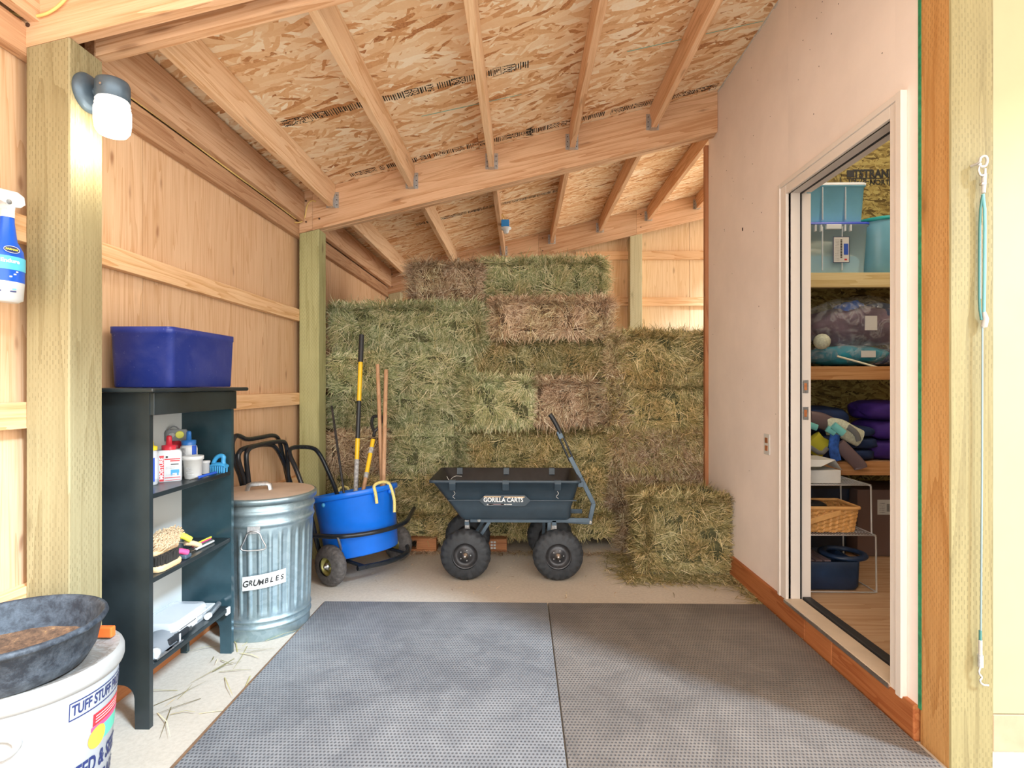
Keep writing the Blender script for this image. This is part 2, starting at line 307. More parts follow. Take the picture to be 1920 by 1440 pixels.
def hay(name, stops, patch, pstop):
    m, nt, bs = new_mat(name); g = N(nt, 'ShaderNodeNewGeometry'); bs.inputs['Roughness'].default_value = 0.65; bs.inputs['Specular IOR Level'].default_value = 0.25
    c = ramp(nt, stops, g.outputs['Random Per Island']).outputs[0]
    n1 = noise(nt, coords(nt), 5, 5, 0.7)
    c = mix(nt, ramp(nt, [(pstop - .12, (0, 0, 0)), (pstop + 0.18, (1, 1, 1))], n1.outputs[0]).outputs[0], c, mix(nt, 1.0, c, patch, 'MULTIPLY'))
    oi = N(nt, 'ShaderNodeObjectInfo'); hv = N(nt, 'ShaderNodeHueSaturation'); L(nt, c, hv.inputs['Color'])
    L(nt, math_n(nt, 'ADD', math_n(nt, 'MULTIPLY', oi.outputs['Random'], 0.34), 0.84), hv.inputs['Value']); L(nt, hv.outputs[0], bs.inputs['Base Color']); return m
GR = [(0.0, (0.09, 0.115, 0.045)), (0.22, (0.24, 0.28, 0.12)), (0.55, (0.44, 0.47, 0.25)), (0.8, (0.64, 0.62, 0.39)), (1.0, (0.84, 0.80, 0.57))]
OL = [(0.0, (0.09, 0.085, 0.03)), (0.26, (0.25, 0.235, 0.10)), (0.6, (0.44, 0.40, 0.19)), (0.82, (0.63, 0.55, 0.30)), (1.0, (0.84, 0.75, 0.50))]
BR = [(0.0, (0.12, 0.06, 0.03)), (0.25, (0.36, 0.22, 0.13)), (0.62, (0.58, 0.41, 0.27)), (0.86, (0.74, 0.58, 0.41)), (1.0, (0.88, 0.78, 0.60))]
hay('hay_green', GR, (1.0, 0.84, 0.72), 0.50); hay('hay_olive', OL, (1.02, 0.82, 0.66), 0.48); hay('hay_brown', BR, (0.9, 1.0, 0.8), 0.55)
plain('hay_core', (0.07, 0.07, 0.03), 0.95, var=0.5, nscale=30); plain('hay_core_brown', (0.09, 0.055, 0.03), 0.95, var=0.5, nscale=30)
plain('twine', (0.70, 0.55, 0.20), 0.7)

# ------------------------------------------------------------------ mesh building
WL = {}
class MB:
    def __init__(s): s.v = []; s.f = []; s.m = []; s.sm = []; s.mats = []
    def mi(s, m):
        if m not in s.mats: s.mats.append(m)
        return s.mats.index(m)
    def add(s, V, F, m='off_white', smooth=False, xf=None):
        o = len(s.v); k = s.mi(m)
        if xf is not None: V = [xf @ Vector(p) for p in V]
        s.v += [tuple(p) for p in V]; s.f += [tuple(i + o for i in f) for f in F]; s.m += [k] * len(F); s.sm += [smooth] * len(F); return s
    def box(s, x0, x1, y0, y1, z0, z1, m='off_white', xf=None):
        V = [(x, y, z) for x in (x0, x1) for y in (y0, y1) for z in (z0, z1)]
        return s.add(V, [(0, 1, 3, 2), (4, 6, 7, 5), (0, 4, 5, 1), (2, 3, 7, 6), (0, 2, 6, 4), (1, 5, 7, 3)], m, False, xf)
    def bar(s, p, q, wd, ht, m, up=(0, 0, 1)):
        p, q = Vector(p), Vector(q); d = (q - p).normalized(); sd_ = d.cross(Vector(up)).normalized(); u = sd_.cross(d)
        V = [a + sd_ * (i * wd / 2) + u * (j * ht / 2) for a in (p, q) for i, j in ((-1, -1), (1, -1), (1, 1), (-1, 1))]
        return s.add(V, [(0, 3, 2, 1), (4, 5, 6, 7), (0, 1, 5, 4), (1, 2, 6, 5), (2, 3, 7, 6), (3, 0, 4, 7)], m)
    def prism(s, poly, axis, a, b, m, smooth=False, xf=None):
        """poly = 2D points; axis 'Y': points are (x,z); 'X': (y,z); 'Z': (x,y)"""
        def P(p, t): return {'Y': (p[0], t, p[1]), 'X': (t, p[0], p[1]), 'Z': (p[0], p[1], t)}[axis]
        n = len(poly); V = [P(p, a) for p in poly] + [P(p, b) for p in poly]
        F = [tuple(range(n))[::-1], tuple(range(n, 2 * n))]; s.add(V, F, m, False, xf)
        return s.add(V, [(i, (i + 1) % n, n + (i + 1) % n, n + i) for i in range(n)], m, smooth, xf)
    def loft(s, rings, m, cap0=True, cap1=True, closed=True, smooth=True, xf=None):
        n = len(rings[0]); V = [p for r in rings for p in r]; F = []
        for i in range(len(rings) - 1):
            for j in range(n if closed else n - 1):
                k = (j + 1) % n; F.append((i * n + j, i * n + k, (i + 1) * n + k, (i + 1) * n + j))
        s.add(V, F, m, smooth, xf)
        if cap0: s.add(rings[0], [tuple(range(n))[::-1]], m, False, xf)
        if cap1: s.add(rings[-1], [tuple(range(n))], m, False, xf)
        return s
    def tube(s, path, r, m, n=10, closed=False, cap=True, flat=1.0, smooth_path=0):
        P = [Vector(p) for p in path]
        for _ in range(smooth_path):
            Q = [] if closed else [P[0]]
            for i in range(len(P) if closed else len(P) - 1):
                a, b = P[i], P[(i + 1) % len(P)]; Q += [a.lerp(b, .25), a.lerp(b, .75)]
            if not closed: Q.append(P[-1])
            P = Q
        N_ = len(P); T = []
        for i in range(N_):
            a = P[(i - 1) % N_] if (closed or i) else P[0]; b = P[(i + 1) % N_] if (closed or i < N_ - 1) else P[-1]
            T.append((b - a).normalized())
        ref = Vector((0, 0, 1)) if abs(T[0].z) < 0.9 else Vector((1, 0, 0)); u = (ref - T[0] * ref.dot(T[0])).normalized(); rings = []
        for i in range(N_):
            u = (u - T[i] * u.dot(T[i])).normalized(); w_ = T[i].cross(u); ri = r[i] if isinstance(r, (list, tuple)) and len(r) == N_ else (r if not isinstance(r, (list, tuple)) else r[0])
            rings.append([P[i] + (u * math.cos(t) + w_ * math.sin(t) * flat) * ri for t in [2 * math.pi * k / n for k in range(n)]])
        if closed: rings.append(rings[0])
        return s.loft(rings, m, cap and not closed, cap and not closed)
    def lathe(s, prof, ctr, m, n=32, axis='Z', fn=None, cap0=True, cap1=True, xf=None, smooth=True):
        """profile of (radius, height); fn(angle, h, r) may modulate the radius"""
        c = Vector(ctr); rings = []
        for (r, h) in prof:
            ring = []
            for k in range(n):
                t = 2 * math.pi * k / n; rr_ = fn(t, h, r) if fn else r; a, b = rr_ * math.cos(t), rr_ * math.sin(t)
                o = {'Z': (a, b, h), 'Y': (a, h, -b), 'X': (h, a, b)}[axis]; ring.append(c + Vector(o))
            rings.append(ring)
        return s.loft(rings, m, cap0 and prof[0][0] > 1e-4, cap1 and prof[-1][0] > 1e-4, smooth=smooth, xf=xf)
    def ball(s, c, r, m, n=14, xf=None):
        if isinstance(r, (int, float)): r = (r, r, r)
        rings = []
        for i in range(n // 2 + 1):
            a = math.pi * i / (n // 2) - math.pi / 2; q = max(math.cos(a), 0.02)
            rings.append([Vector((c[0] + r[0] * q * math.cos(t), c[1] + r[1] * q * math.sin(t), c[2] + r[2] * math.sin(a))) for t in [2 * math.pi * k / n for k in range(n)]])
        return s.loft(rings, m, xf=xf)
    def build(s, name, parent=None, bevel=0.0, kind=None, origin=None):
        V = np.array([tuple(p) for p in s.v], dtype=float)
        if parent is not None: o = np.array(WL[parent])
        elif origin is not None: o = np.array(origin)
        else: o = np.array([(V[:, 0].min() + V[:, 0].max()) / 2, (V[:, 1].min() + V[:, 1].max()) / 2, V[:, 2].min()])
        me = bpy.data.meshes.new(name)
        if parent is not None:
            oc = V.mean(axis=0) * 0 + np.array([(V[:, i].min() + V[:, i].max()) / 2 for i in range(3)])
            me.from_pydata([tuple(p) for p in (V - oc)], [], s.f)
        else: oc = o; me.from_pydata([tuple(p) for p in (V - o)], [], s.f)
        for q in s.mats: me.materials.append(MATS[q])
        me.polygons.foreach_set('material_index', s.m); me.polygons.foreach_set('use_smooth', s.sm)
        me.update(); ob = bpy.data.objects.new(name, me); COL.objects.link(ob)
        if parent is not None: ob.parent = parent; ob.location = tuple(oc - o)
        else: ob.location = tuple(o)
        WL[ob] = tuple(oc)
        if bevel:
            b = ob.modifiers.new('bevel', 'BEVEL'); b.width = bevel; b.segments = 2; b.limit_method = 'ANGLE'; b.angle_limit = math.radians(50)
        if kind: ob['kind'] = kind
        return ob
def thing(name, label, cat, loc, group=None, kind=None):
    o = bpy.data.objects.new(name, None); COL.objects.link(o); o.location = loc; o.empty_display_size = 0.1; WL[o] = tuple(loc)
    if kind: o['kind'] = kind
    if label: o['label'] = label
    if cat: o['category'] = cat
    if group: o['group'] = group
    return o
def tag(o, label, cat, group=None, kind=None):
    o['label'] = label; o['category'] = cat
    if group: o['group'] = group
    if kind: o['kind'] = kind
    return o
def rrect(cx, cy, hx, hy, r, z, k=5):
    pts = []
    for (sx, sy, a0) in ((1, 1, 0), (-1, 1, 90), (-1, -1, 180), (1, -1, 270)):
        for i in range(k + 1):
            a = math.radians(a0 + 90 * i / k); pts.append(Vector((cx + sx * (hx - r) + r * math.cos(a), cy + sy * (hy - r) + r * math.sin(a), z)))
    return pts
def text(name, s, size, mat, parent, fn, bold=0.0, align='CENTER', sx=1.0):
    cu = bpy.data.curves.new(name, 'FONT'); cu.body = s; cu.size = size; cu.align_x = align; cu.align_y = 'CENTER'; cu.offset = bold; cu.resolution_u = 3
    ob = bpy.data.objects.new('tmp', cu); COL.objects.link(ob); dg = bpy.context.evaluated_depsgraph_get()
    me0 = ob.evaluated_get(dg).to_mesh(); V = [fn(v.co.x * sx, v.co.y) for v in me0.vertices]; F = [tuple(p.vertices) for p in me0.polygons]
    ob.evaluated_get(dg).to_mesh_clear(); bpy.data.objects.remove(ob); bpy.data.curves.remove(cu)
    return MB().add(V, F, mat).build(name, parent)
def flatquad(mb, c, ux, uy, hx, hy, m):
    c, ux, uy = Vector(c), Vector(ux), Vector(uy)
    return mb.add([c - ux * hx - uy * hy, c + ux * hx - uy * hy, c + ux * hx + uy * hy, c - ux * hx + uy * hy], [(0, 1, 2, 3)], m)

# ================================================================== THE SETTING
WX = -1.635; RX = 1.39; BY = 6.645; PX = -1.455        # left plywood, right wall, rear plywood, inner face of left posts
o = MB().box(-2.2, 7, -1.0, 9, -0.15, 0, 'concrete').build('floor', kind='structure')
o = MB().box(-14, 16, -16, -1.0, -0.16, -0.01, 'gravel').build('trim_1', kind='structure')
# floor joint
# ceiling: OSB panels as pieces
cel = thing('ceiling', None, None, (0, 3.5, 3.0), kind='structure')
ysp = [.33, 1.22, 2.44, 3.66, 4.88, 6.10, 6.75]
rows = {0: [-1.75, 0.8, 3.7], 1: [-1.75, 0.2, 2.64, 3.7], 2: [-1.75, 1.4, 3.7], 3: [-1.75, -0.3, 2.1, 3.7], 4: [-1.75, 0.9, 3.7], 5: [-1.75, 2.1, 3.7]}
for i in range(6):
    y0, y1 = ysp[i] + 0.0015, ysp[i + 1] - 0.0015; xs_ = rows[i]
    for a, b in zip(xs_[:-1], xs_[1:]):
        a += 0.0015; b -= 0.0015
        MB().prism([(a, hc(a)), (b, hc(b)), (b, hc(b) + 0.015), (a, hc(a) + 0.015)], 'Y', y0, y1, 'osb_deck').build('osb_panel', cel)
MB().prism([(-1.85, hc(-1.85) + .017), (3.8, hc(3.8) + .017), (3.8, hc(3.8) + 0.06), (-1.85, hc(-1.85) + .06)], 'Y', .33, 6.8, 'grey_plastic').build('roofing', cel)
# grade stamps printed on the OSB: rows of tiny boxed print
def stamps(y, xa, xb, wid, seed):
    random.seed(seed); b = MB(); x = xa
    def q(x0, x1, v0, v1): b.add([(x0, y + v0, hc(x0) - .0012), (x1, y + v0, hc(x1) - .0012), (x1, y + v1, hc(x1) - .0012), (x0, y + v1, hc(x0) - .0012)], [(0, 3, 2, 1)], 'ink_grade')
    while x < xb:
        t = R()
        if t < 0.40:
            for k in range(random.randint(3, 6)):
                q(x, x + U(.004, .009), U(0, .15) * wid, U(.75, 1) * wid)
                x += 0.013
        elif t < 0.5:
            q(x, x + .045, 0, .003); q(x, x + .045, wid - .003, wid); q(x, x + .003, 0, wid); q(x + .042, x + .045, 0, wid)
            for k in range(3): q(x + .008 + k * .011, x + .014 + k * .011, .2 * wid, U(.4, .85) * wid)
            x += .052
        elif t < 0.92:
            for k in range(4):
                n_ = random.randint(2, 4); 
                for h in range(n_): q(x, x + .0075, wid * h / n_ + .003, wid * (h + U(.3, .8)) / n_)
                x += .009
        else: x += U(.01, .025)
    random.seed(7); return b.build('grade_stamp', cel, kind='stuff')
stamps(3.76, -1.2, 1.36, 0.075, 1); stamps(2.95, -1.5, -.03, 0.075, 2); stamps(2.15, -.03, .95, 0.09, 3); stamps(4.4, -1.35, 3.4, .075, 4); stamps(5.1, -1.0, .4, .075, 5)
for (x, y, s) in ((-.80, 2.945, .085), (.27, 2.16, .10), (.06, 3.765, .07)):
    text('grade_text', 'APA', s, 'ink_grade', cel, lambda a, b, x=x, y=y, s=s: (x - b, y + s * .4 - a * -1 if False else y + .03 + a * 1.0, hc(x - b) - .002), 0.002)
for (y, xa, xb) in ((2.05, -1.35, -.55), (2.45, .9, 1.38), (3.1, .6, 1.38), (3.25, -.6, 0)):
    MB().add([(xa, y, hc(xa) - .001), (xb, y + .03, hc(xb) - .001), (xb, y + .036, hc(xb) - .001), (xa, y + .008, hc(xa) - .001)], [(0, 3, 2, 1)], 'ink_teal').build('marking_line', cel)

# left wall: plywood sheets + girts
wl = thing('wall_left', None, None, (WX, 3.5, 0), kind='structure')
ys_ = [-.6, -.12, 1.10, 2.32, 3.42, 4.64, 5.86, 6.75]
for a, b in zip(ys_[:-1], ys_[1:]): MB().box(WX - .015, WX, a + .002, b - .002, 0.0, 2.70, 'plywood_v').build('plywood_panel', wl)
MB().box(WX - .03, WX - .0155, -.6, 6.76, 0, 2.72, 'siding_cream').build('seam_backing', wl)  # added unseen sheet, stops light leaking through the plywood seams
for z0, z1, mt in ((2.31, 2.415, 'fir_rough'), (1.71, 1.795, 'fir_girt'), (1.11, 1.195, 'fir_girt'), (.52, .60, 'fir_girt')):
    for a, b in ((-.6, 1.90), (1.904, 3.95), (3.954, 6.6)): MB().box(WX + .001, WX + .039, a, b, z0, z1, mt).build('girt', wl, 0.002)
MB().box(WX + .001, WX + .045, 0, 6.6, 0.0, .09, 'sill_red').build('bottom_plate', wl)
for a, b in ((.2, 1.86), (1.95, 3.86), (4.04, 6.48)): MB().box(WX + .045, WX + .083, a, b, 2.42, 2.622, 'fir_y').build('rim_joist', wl, 0.002)
# rear wall
wb = thing('wall_back', None, None, (1, BY, 0), kind='structure')
xs_ = [-1.66, -.9, .3, 1.44, 2.04, 2.62, 3.7]
for a, b in zip(xs_[:-1], xs_[1:]): MB().prism([(a + .002, 0), (b - .002, 0), (b - .002, hc(b)), (a + .002, hc(a))], 'Y', BY, BY + .015, 'plywood_pale').build('plywood_panel', wb)
MB().prism([(-1.66, 0), (3.7, 0), (3.7, hc(3.7)), (-1.66, hc(-1.66))], 'Y', BY + .0155, BY + .03, 'siding_cream').build('seam_backing', wb)  # added backing out of sight, keeps daylight out of the rear seams
for z0, z1 in ((2.77, 2.87), (2.21, 2.31), (1.6, 1.69), (1.0, 1.09)):
    for a, b in ((-1.6, 1.40), (1.41, 3.6)):
        a2 = max(a, (z1 - 3.005 + .29) / .236) if z1 > 2.4 else a
        MB().box(a2, b, BY - .039, BY - .001, z0, z1, 'fir_x_flat').build('girt', wb, 0.002)
# right wall: drywall with a doorway (X = RX), trims
D0, D1, DH, SH = 2.05, 2.86, 2.25, 0.132
wr = thing('wall_right', None, None, (RX, 2.9, 0), kind='structure')
def gyp(y0, y1, z0, z1, top=False, T=.012):
    return MB().box(RX, RX + T, y0, y1, z0, z1, 'drywall').build('drywall_sheet', wr)
HT = hc(RX) - .004
random.seed(5)
def ragged(y0, y1):   # torn lower drywall edge
    n = 26; lo = [(y0 + (y1 - y0) * i / n, .118 + U(-.008, .010)) for i in range(n + 1)]
    return lo
poly = ragged(D1, 4.07) + [(4.07, HT), (D1, HT)]
MB().prism(poly, 'X', RX, RX + .012, 'drywall').build('drywall_sheet', wr)
MB().prism(ragged(1.93, D0) + [(D0, HT), (1.93, HT)], 'X', RX, RX + .012, 'drywall').build('drywall_sheet', wr)
MB().box(RX, RX + .012, D0, D1, DH, HT, 'drywall').build('drywall_sheet', wr)
b = MB()  # ragged drywall upper edge
for i in range(60):
    y = 1.95 + i * .0355; b.box(RX - .004, RX + .01, y, y + .036, HT - U(.004, .014), HT + .002, 'drywall_edge')
b.build('torn_edge', wr)
MB().box(RX + .013, RX + .105, D1 + .02, 4.07, .13, hc(RX) - .02, 'drywall_edge').build('wall_core', wr)
MB().box(RX + .013, RX + .105, 1.94, D0 - .02, .13, hc(RX) - .02, 'drywall_edge').build('wall_core', wr)
MB().box(RX + .013, RX + .105, D0 - .02, D1 + .02, DH + .02, hc(RX) - .02, 'drywall_edge').build('wall_core', wr)
MB().prism([(1.915, .12), (1.93, .12), (1.93, HT), (1.917, HT)], 'X', RX - .002, RX + .01, 'green_tape').build('masking_strip', wr)
b = MB(); cnt = 0
for (y, z) in [(U(2.9, 4.0), U(.3, 3.2)) for _ in range(30)] + [(U(2.1, 2.8), U(2.4, 3.2)) for _ in range(14)]:
    b.box(RX - .0012, RX, y, y + U(.002, .005), z, z + U(.002, .005), 'ink_grade')
b.box(RX - .0012, RX, 3.44, 3.455, 2.22, 2.24, 'ink_grade'); b.build('nail_dimple', wr, kind='stuff')
# right wall sill timber
bs_ = thing('baseboard_right', None, None, (RX, 3, 0), kind='structure')
for a, c_ in ((1.93, 2.43), (2.434, 2.66), (2.664, 4.07)): MB().box(RX - .018, RX + .10, a, c_, 0, .128, 'sill_red').build('sill_timber', bs_, 0.004)
# door: casing, jamb, stop, gasket, sill
dr = thing('door_1', None, None, (RX, 2.45, SH), kind='structure')
dr['label'] = 'open doorway with pinkish cream casing and jamb in the right wall'
b = MB(); b.box(RX - .016, RX, D1 - .005, D1 + .0515, SH, DH + .0415, 'trim_paint'); b.box(RX - .022, RX, D1 + .052, D1 + .075, SH, DH + .065, 'trim_paint'); b.build('casing', dr, .002)
b = MB(); b.box(RX - .016, RX, D0 - .0345, D0 + .005, SH - .01, DH + .0415, 'trim_paint'); b.box(RX - .024, RX, D0 - .065, D0 - .035, SH - .012, DH + .065, 'trim_paint'); b.build('casing', dr, .002)
b = MB(); b.box(RX - .0155, RX, D0 + .0055, D1 - .0055, DH - .005, DH + .0415, 'trim_paint'); b.box(RX - .022, RX, D0 - .0345, D1 + .0515, DH + .042, DH + .065, 'trim_paint'); b.build('casing', dr, .002)
MB().box(RX, RX + .06, D1 - .0, D1 + .02, SH, DH, 'trim_paint').build('jamb', dr)
MB().box(RX + .0665, RX + .118, D1 + .004, D1 + .02, SH, DH, 'trim_paint').build('jamb', dr)
MB().box(RX + .060, RX + .0665, D1 - .006, D1 + .006, SH, DH, 'gasket').build('gasket', dr)
MB().box(RX, RX + .118, D0 - .02, D0, SH, DH, 'trim_paint').build('jamb', dr)
MB().box(RX, RX + .06, D0, D1, DH, DH + .02, 'jamb_shadow_paint').build('jamb', dr)
MB().box(RX + .0665, RX + .118, D0, D1, DH + .004, DH + .02, 'trim_paint').build('jamb', dr)
MB().box(RX + .060, RX + .0665, D0, D1, DH - .006, DH + .006, 'gasket').build('gasket', dr)
MB().box(RX - .022, RX + .068, D0 - .0, D1 + .0, SH - .008, SH + .006, 'sill_paint').build('threshold', dr, .003)
MB().box(RX + .072, RX + .115, D0 - .0, D1 + .0, SH - .008, SH + .016, 'gasket').build('threshold_seal', dr, .004)
MB().box(RX - .026, RX - .021, D0, D1, SH - .012, SH + .004, 'steel').build('sill_edging', dr)
for zz in (1.255, 1.105):
    p = onx(1510, 725 if zz > 1.2 else 775, RX + .09).z
    s_ = MB().box(RX + .075, RX + .105, D1 + .002, D1 + .0042, p - .034, p + .034, 'zinc').build('strike_plate', dr)
    MB().box(RX + .083, RX + .097, D1 + .0008, D1 + .0024, p - .018, p + .018, 'sill_red').build('latch_hole', s_)
# closet shell
wi = thing('wall_closet', None, None, (2.5, 3.96, 0), kind='structure')
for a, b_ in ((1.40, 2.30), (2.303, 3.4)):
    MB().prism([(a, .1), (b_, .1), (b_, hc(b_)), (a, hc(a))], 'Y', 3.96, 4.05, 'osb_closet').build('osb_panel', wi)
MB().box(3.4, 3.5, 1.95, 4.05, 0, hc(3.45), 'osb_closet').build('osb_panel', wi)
fy = MB().box(RX + .10, 3.42, 1.90, 3.97, .05, .128, 'floor_ply').build('trim_2', kind='structure')
P1, P2, P3 = ony(1640, 326, 3.957), ony(1618, 339, 3.957), ony(1654, 342, 3.957)
text('wall_print', 'TSTRAND', .078, 'ink_black', wi, lambda x, y: (P1.x + x, 3.957, P1.z + y), .0035, sx=.86)
Q0, Q1 = ony(1588, 319, 3.957), ony(1602, 332, 3.957)
b = MB(); b.box(Q0.x, Q1.x, 3.9575, 3.9595, Q1.z, Q0.z, 'ink_black'); b.box(Q0.x, Q0.x + .26, 3.9575, 3.9595, Q1.z - .012, Q1.z - .006, 'ink_black'); b.build('print_block', wi)
text('wall_print', '09-28-17', .055, 'ink_black', wi, lambda x, y: (P2.x + x, 3.957, P2.z + y), .001)
text('wall_print', 'NORTH', .05, 'ink_black', wi, lambda x, y: (P3.x + x, 3.957, P3.z + y), .001)
b = MB()
for px in (1575, 1667): q = ony(px, 340, 3.957); b.box(q.x, q.x + .005, 3.9575, 3.9595, q.z - .03, q.z + .03, 'ink_black')
b.build('print_block', wi)
# exterior front wall right of the post
we = thing('wall_front', None, None, (3.5, 1.8, 0), kind='structure')
MB().prism([(1.536, .18), (5.5, .18), (5.5, hc(3.7)), (3.7, hc(3.7)), (1.536, hc(1.536))], 'Y', 1.80, 1.85, 'siding_cream').build('siding', we)
MB().box(1.536, 5.5, 1.80, 1.84, .055, .176, 'skirt_wood').build('skirt_board', we, .003)
MB().box(1.536, 5.5, 1.81, 1.92, -.01, .05, 'concrete').build('footing', we)

# ================================================================== TIMBER FRAME (posts, beams, joists)
def post(x0, x1, y0, y1, top, mat, label, side=None, wob=.0):
    b = MB(); n = 24
    rings = []
    for i in range(n + 1):
        z = top * i / n; j = U(-1, 1) * .0009
        c = .004
        ring = [(x0 + c, y0 + j), (x1 - c, y0 + j), (x1 + j, y0 + c), (x1 + j, y1 - c), (x1 - c, y1), (x0 + c, y1), (x0, y1 - c), (x0, y0 + c)]
        rings.append([Vector((p[0], p[1], z)) for p in ring])
    # top follows the beam slope
    rings[-1] = [Vector((p.x, p.y, top + .236 * (p.x - x0))) for p in rings[-1]]
    V = [p for r in rings for p in r]; 
    for j in range(8):
        F = [(i * 8 + j, i * 8 + (j + 1) % 8, (i + 1) * 8 + (j + 1) % 8, (i + 1) * 8 + j) for i in range(n)]
        b.add(V, F, side if (side and j == 6) else mat, False)
    b.add(rings[-1], [tuple(range(8))], mat); 
    return tag(b.build('timber_post'), label, 'post', 'posts of the shed frame')
post(-1.598, PX, 1.725, 1.865, hc(-1.598) - .292, 'treated_post', 'incised tan timber post with the lit jar lamp on its side')
post(-1.598, PX, 3.88, 4.02, hc(-1.598) - .292, 'treated_green', 'green treated timber post between the black tube frames and the hay')
post(1.29, 1.435, 6.50, 6.64, hc(1.29) - .292, 'treated_grey', 'grey-green timber post at the rear plywood wall behind the hay')
post(-1.598, PX, 6.50, 6.64, hc(-1.598) - .292, 'treated_grey', 'timber post in the far left corner, mostly hidden behind hay')
post(RX, 1.530, 1.79, 1.925, hc(RX) - .292, 'treated_right', 'splintered timber post with hanging cable beside the cream siding', side='treated_orange')
st = MB().box(1.365, 1.47, 4.072, 4.110, .0, hc(1.4) - .30, 'stud_red').build('wall_end_stud', bevel=.002)
tag(st, 'thin reddish brown stud at the far end of the right wall beside hay', 'stud')
def beam(nm, xa, xb, y0, y1, mat, label, group, seam=()):
    t = thing(nm, label, 'beam', ((xa + xb) / 2, y0, hc(xa) - .29), group)
    cuts = [xa] + list(seam) + [xb]
    for a, c_ in zip(cuts[:-1], cuts[1:]):
        MB().prism([(a + .0008, hc(a) - .29), (c_ - .0008, hc(c_) - .29), (c_ - .0008, hc(c_) - .002), (a + .0008, hc(a) - .002)], 'Y', y0, y1, mat).build('board', t, .002)
    for a in cuts[:-1]:
        for k in (0.07, 0.22): MB().lathe([(.007, 0), (.007, -.003)], (a + .05, y0, hc(a + .05) - k), 'rust_screw', 8, 'Y').build('bolt', t)
    return t
beam('roof_beam', -1.64, 1.40, 1.725, 1.763, 'fir_x', 'front board of the nearest beam, lying over the lamp post at top left', 'doubled roof beams')
beam('roof_beam', PX + .002, 1.40, 1.83, 1.87, 'fir_x', 'rear board of the nearest beam, its sawn end beside the lamp post', 'doubled roof beams')
b2 = beam('roof_beam', -1.595, RX - .002, 3.875, 3.915, 'fir_x', 'long sloping orange beam across the middle holding five joist ends', 'doubled roof beams', (-1.50,))
MB().prism([(-1.59, hc(-1.59) - .292), (RX, hc(RX) - .292), (RX, hc(RX) - .01), (-1.59, hc(-1.59) - .01)], 'Y', 3.93, 3.97, 'fir_y_pale' if False else 'fir_x').build('rear_board', b2, .002)
b3 = beam('roof_beam', -1.595, 3.6, 6.46, 6.50, 'fir_x', 'far sloping beam along the rear wall above the hay', 'doubled roof beams', (.20, 1.36))
# joists
def joist(x, y0, y1, mat, label, group, hang=(True, True)):
    d = .165; w2 = .019
    t = thing('roof_joist', label, 'joist', (x, y0, hc(x) - d), group)
    n = 10; rings = []
    MB().prism([(x - w2, hc(x - w2) - d), (x + w2, hc(x - w2) - d), (x + w2, hc(x + w2) - .001), (x - w2, hc(x - w2) - .001)], 'Y', y0 + .001, y1 - .001, mat).build('timber', t, .002)
    for e, (yy, dy) in enumerate(((y0, 1), (y1, -1))):
        if not hang[e]: continue
        b = MB(); ya, yb = sorted((yy + dy * .002, yy + dy * .050)); yf = sorted((yy + dy * .001, yy + dy * .003))
        z0 = hc(x) - d - .004; z1 = hc(x) - .02
        for s in (-1, 1):
            b.prism([(ya, z0), (yb, z0), (ya if dy > 0 else yb, z1), ] if False else [(ya, z0), (yb, z0), (yb, z0 + (.05 if dy > 0 else .11)), (ya, z0 + (.11 if dy > 0 else .05))], 'X', x + s * (w2 + .0003), x + s * (w2 + .0022), 'zinc')
            b.box(*sorted((x + s * w2, x + s * (w2 + .026))), yf[0], yf[1], z0 + .002, z0 + .115, 'zinc')
            for k in range(3): b.box(*sorted((x + s * (w2 + .010), x + s * (w2 + .016))), *sorted((yf[0] + dy * .002, yf[0] + dy * .005)), z0 + .02 + k * .035, z0 + .026 + k * .035, 'hub_dark')
        b.box(x - w2 - .002, x + w2 + .002, ya, yb, z0 - .001, z0 + .002, 'zinc'); b.build('joist_hanger', t)
    return t
ordn = ['nearest the left wall', 'second from the left wall', 'third from the left wall', 'fourth from the left wall', 'fifth from the left, next to the right wall']
for i in range(5):
    joist(-1.354 + i * .5705, 1.87, 3.875, 'fir_y_pale' if i < 2 else ('fir_y' if i > 2 else 'fir_y_pale'), 'front-bay roof joist ' + ordn[i] + (', pale' if i < 2 else ', orange-brown'), 'roof joists in the front bay')
ordb = ['nearest the left wall', 'second from the left wall, ending over the brown-topped bale', 'third from the left, carrying the blue electrical box', 'fourth from the left wall', 'fifth from the left wall', 'sixth from left, close to the end of the right wall', 'seventh from left, just a stub showing beside the wall end']
for i in range(8):
    lab = 'rear-bay roof joist ' + ordb[i] if i < 7 else 'rear-bay roof joist hidden behind the closet wall'
    joist(-1.354 + i * .5705, 3.97, 6.46, 'fir_y_pale' if i < 2 else 'fir_y', lab, 'roof joists in the rear bay', (False, True))
# ceiling cable stubs, electrical box
def cord(pts, label, r=.0045): return tag(MB().tube(pts, r, 'cord_yellow', 8, smooth_path=2).build('electric_cable'), label, 'cable', 'yellow electric cables')
cord([onx(i, j, -1.50) if False else ony(i, j, 1.715) for i, j in ((-60, -25), (0, 8), (20, 25), (55, 32), (85, 28), (110, 12), (128, -8))], 'yellow electric cable looping over the nearest beam at the top left corner')
cord([Vector((-1.59, 3.79, 2.39))] + [ony(i, j, 3.868) for i, j in ((566, 417), (572, 407), (574, 392), (578, 380), (586, 375), (592, 378))], 'short curved yellow cable at the left end of the middle beam')
cord([Vector((-1.592, 2.0, 2.421)), (-1.589, 2.5, 2.425), (-1.590, 2.9, 2.418), (-1.588, 3.3, 2.423), (-1.59, 3.8, 2.42)], 'yellow cable run along the top girt of the left wall')
jx = -1.354 + 2 * .5705 + .019
p = ony(948, 425, 5.2)
eb = thing('electrical_box', 'blue plastic electrical box with white lamp holder on a rear joist', 'electrical box', (jx, 5.2, hc(jx) - .16))
